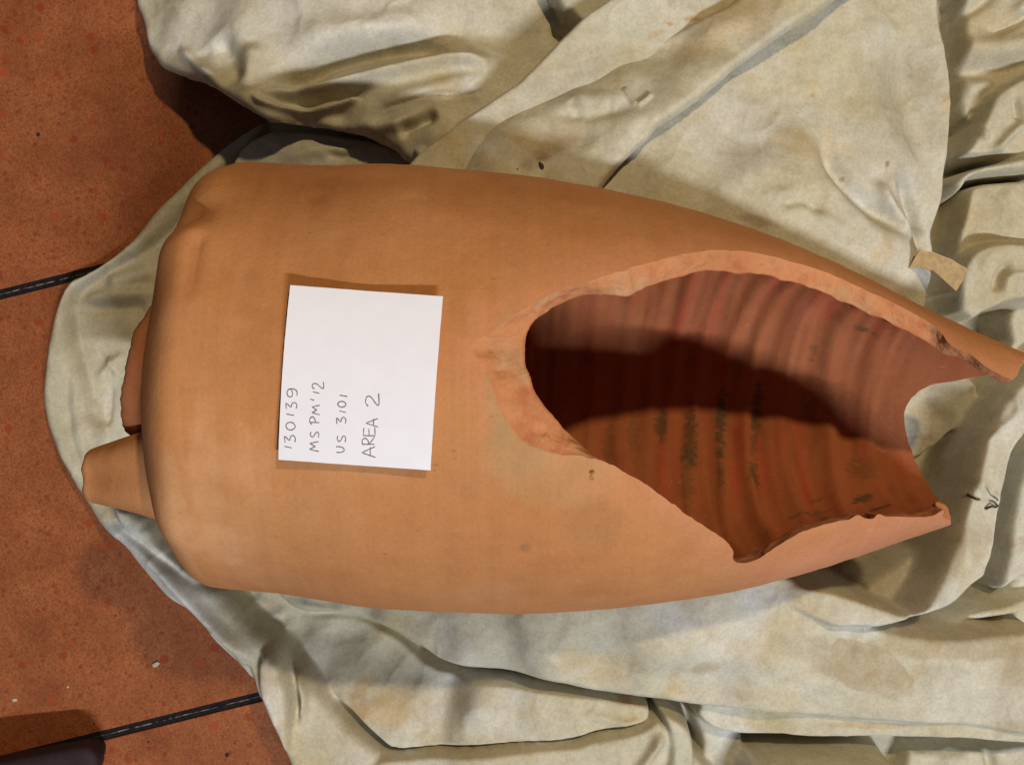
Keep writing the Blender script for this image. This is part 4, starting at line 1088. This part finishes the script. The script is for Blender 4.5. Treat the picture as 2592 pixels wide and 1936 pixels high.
# ------------------------------------------------------------------ furniture foot, lower left corner
M_FOOT = mat_plain('dark_painted_metal', (0.030, 0.015, 0.020), 0.7, 0.25, 80)
def furniture_foot():
    tip = np.array([*up(236, 1932, .045), .028]); far = np.array([*up(-420, 2045, .045), .05])
    d = far - tip; L = np.linalg.norm(d); d /= L; sd = np.array([-d[1], d[0], 0]); sd /= np.linalg.norm(sd); uv = np.cross(d, sd)
    if uv[2] < 0: uv = -uv
    root = bpy.data.objects.new('furniture_foot', None); root.location = (0, 0, 0); COL.objects.link(root)
    tag(root, 'dark rounded furniture foot on the tiles in the lower left corner', 'furniture')
    n = 36; vs = []; st_ = []
    for i in range(15):
        f = i / 14; st_.append((f * .018, math.sqrt(max(1e-4, 1 - (1 - f) ** 2.6))))
    st_ += [(.06, 1.03), (.12, 1.06), (.2, 1.1), (L, 1.25)]
    for t, k in st_:
        for a in np.linspace(0, 2 * np.pi, n, endpoint=False):
            cx_ = math.copysign(abs(math.cos(a)) ** .62, math.cos(a)); sy_ = math.copysign(abs(math.sin(a)) ** .62, math.sin(a))
            vs.append(tip + d * t + sd * cx_ * .0165 * k + uv * sy_ * .0135 * (.55 + .45 * k))
    fs = []
    for j in range(len(st_) - 1):
        for k in range(n):
            fs.append((j * n + k, j * n + (k + 1) % n, (j + 1) * n + (k + 1) % n, (j + 1) * n + k))
    fs += [tuple(range(n))[::-1], tuple((len(st_) - 1) * n + k for k in range(n))]
    mesh_obj('leg', vs, fs, M_FOOT, root)
    # glide under the tip
    c = tip + d * .018; vs = []; fs = []
    for z, r in ((.0005, .010), (.006, .0115), (.02, .009)):
        for k in range(20):
            a = 2 * math.pi * k / 20; vs.append((c[0] + r * math.cos(a), c[1] + r * math.sin(a), z))
    for j in range(2):
        for k in range(20):
            fs.append((j * 20 + k, j * 20 + (k + 1) % 20, (j + 1) * 20 + (k + 1) % 20, (j + 1) * 20 + k))
    fs += [tuple(range(20))[::-1], tuple(40 + k for k in range(20))]
    mesh_obj('glide', vs, fs, M_FOOT, root)
furniture_foot()

# ------------------------------------------------------------------ small loose bits
def lump(name, px, py, h, r, flat, mat, label, cat, seed, stretch=1.0, ang=0.0):
    bm = bmesh.new(); bmesh.ops.create_icosphere(bm, subdivisions=2, radius=1.0)
    rr = random.Random(seed); ca, sa_ = math.cos(ang), math.sin(ang)
    x, y = up(px, py, h)
    for v_ in bm.verts:
        k = .75 + .5 * rr.random()
        a, b_ = v_.co.x * r * k * stretch, v_.co.y * r * k
        v_.co = Vector((x + a * ca - b_ * sa_, y + a * sa_ + b_ * ca, h + max(v_.co.z, -.6) * r * flat + r * flat * .55))
    me = bpy.data.meshes.new(name); bm.to_mesh(me); bm.free(); me.materials.append(mat)
    o = bpy.data.objects.new(name, me); COL.objects.link(o); tag(o, label, cat); return o
M_CHIP = mat_plain('pale_grit', (.50, .44, .34), .8, .3, 900)
M_DARKBIT = mat_plain('dark_grit', (.03, .022, .02), .8, .3, 900)
M_SCRAP = mat_plain('tan_scrap', (.42, .30, .16), .85, .2, 260)
M_TWIG = mat_plain('dark_fibre', (.055, .038, .025), .85, .35, 500)
lump('grit_chip', 394, 1680, 0, .0026, .5, M_CHIP, 'larger pale grit chip on the middle tile near the cloth', 'grit', 1, 1.4, .5)
lump('grit_chip', 37, 1770, 0, .0018, .5, M_CHIP, 'small pale grit chip on the tile above the furniture foot', 'grit', 2, 1.3)
lump('grit_chip', 172, 1738, 0, .0010, .5, M_CHIP, 'tiny pale grit speck on the tile right of the chip', 'grit', 3)
lump('dirt_crumb', 97, 341, 0, .0019, .4, M_DARKBIT, 'dark crumb on the upper left tile', 'crumb', 4)
lump('dirt_crumb', 575, 1910, 0, .0019, .4, M_DARKBIT, 'dark crumb on the bottom tile beside the cloth', 'crumb', 5)
lump('dirt_crumb', 376, 1877, 0, .0010, .4, M_DARKBIT, 'tiny dark crumb on the bottom tile right of the furniture foot', 'crumb', 6)
lump('dirt_crumb', 293, 1558, 0, .0009, .4, M_DARKBIT, 'tiny dark crumb on the middle tile left of the cloth', 'crumb', 7)
lump('dirt_crumb', 238, 1830, 0, .0009, .4, M_DARKBIT, 'tiny dark crumb just above the lower joint', 'crumb', 8)
x, y = up(1372, 425, .172)
lump('leaf_bit', 1372, 425, cloth_z(x, y) - .0006, .0018, .45, M_TWIG, 'small dark dried leaf bit on the cloth above the amphora', 'leaf', 9, 2.6, -1.2)
x, y = up(1310, 430, .172)
lump('seed', 1310, 430, cloth_z(x, y) - .0006, .0010, .5, M_TWIG, 'tiny brown seed on the cloth left of the leaf bit', 'seed', 10, 2.2, -.4)
# crumb stuck on the pot near the hole
s_, t_ = cast(*zin(540, 950)); p_ = world_pt(np.array(s_), np.array(t_), np.array(float(rad(s_)) + .0014))
o = lump('clay_crumb', 1296, 968, 0, .0016, .5, mat_plain('clay_crumb', (.46, .26, .12), .9, .3, 900), 'small clay crumb stuck on the amphora below the hole', 'crumb', 12)
o.location = tuple(p_)

# tan scrap lying on the cloth by the broken end
def scrap():
    px = [(2290, 644), (2276, 668), (2264, 688), (2296, 688), (2322, 696), (2346, 716), (2378, 746), (2392, 722), (2408, 692), (2386, 680), (2366, 668), (2344, 660), (2322, 650), (2306, 650)]
    tops, bots = [], []
    zz = .120
    xy = [up(a, b_, zz) for a, b_ in px]
    zs = [cloth_z(x, y) for x, y in xy] + [cloth_z((xy[i][0] + xy[-i - 1][0]) / 2, (xy[i][1] + xy[-i - 1][1]) / 2) for i in range(len(xy))]
    zt = max(zs) + .0015
    for i, (x, y) in enumerate(xy):        # flat flake resting on the highest fold, drooping a little outwards
        z = zt - .0012 * abs(math.sin(i * .9))
        tops.append((x, y, z + .0014)); bots.append((x, y, z))
    bm = bmesh.new()
    n = len(px)
    tv = [bm.verts.new(p) for p in tops]; bv = [bm.verts.new(p) for p in bots]
    bm.faces.new(tv); bm.faces.new(bv[::-1])
    for i in range(n):
        bm.faces.new((tv[i], bv[i], bv[(i + 1) % n], tv[(i + 1) % n]))
    bmesh.ops.triangulate(bm, faces=bm.faces[:]); bmesh.ops.recalc_face_normals(bm, faces=bm.faces[:])
    me = bpy.data.meshes.new('scrap'); bm.to_mesh(me); bm.free(); me.materials.append(M_SCRAP)
    o = bpy.data.objects.new('paper_scrap', me); COL.objects.link(o)
    tag(o, 'torn tan scrap lying on the cloth beside the broken end of the amphora', 'scrap')
scrap()
# dark fibres at the mouth of the pot
def tube(paths, name, label, cat, mat):
    vs, fs = [], []
    for pth, r0 in paths:
        pl = catmull(pth, 6); b0 = len(vs); n = 6
        for i, p in enumerate(pl):
            d = pl[min(i + 1, len(pl) - 1)] - pl[max(i - 1, 0)]; d = d / (np.linalg.norm(d) + 1e-9)
            a = np.cross(d, [0, 0, 1]); a /= np.linalg.norm(a) + 1e-9; b_ = np.cross(a, d)
            r = r0 * (1 - .75 * i / (len(pl) - 1))
            for k in range(n):
                vs.append(p + r * (a * math.cos(2 * math.pi * k / n) + b_ * math.sin(2 * math.pi * k / n)))
            if i:
                for k in range(n):
                    fs.append((b0 + (i - 1) * n + k, b0 + (i - 1) * n + (k + 1) % n, b0 + i * n + (k + 1) % n, b0 + i * n + k))
    o = mesh_obj(name, vs, fs, mat); tag(o, label, cat); return o
def P3(px, py, lift=.001):
    x, y = up(px, py, .03); return np.array([x, y, cloth_z(x, y) + lift])
tube([([P3(2398, 1262), P3(2410, 1255, .003), P3(2425, 1258), P3(2442, 1246)], .0012), ([P3(2442, 1250), P3(2425, 1240, .003), P3(2410, 1230), P3(2396, 1210)], .0006), ([P3(2430, 1256), P3(2420, 1246), P3(2406, 1243)], .0008), ([P3(2362, 1230), P3(2372, 1238, .002), P3(2386, 1240)], .0013)],
     'dry_twig', 'small dark forked twig on the cloth beside the broken mouth of the amphora', 'twig', M_TWIG)
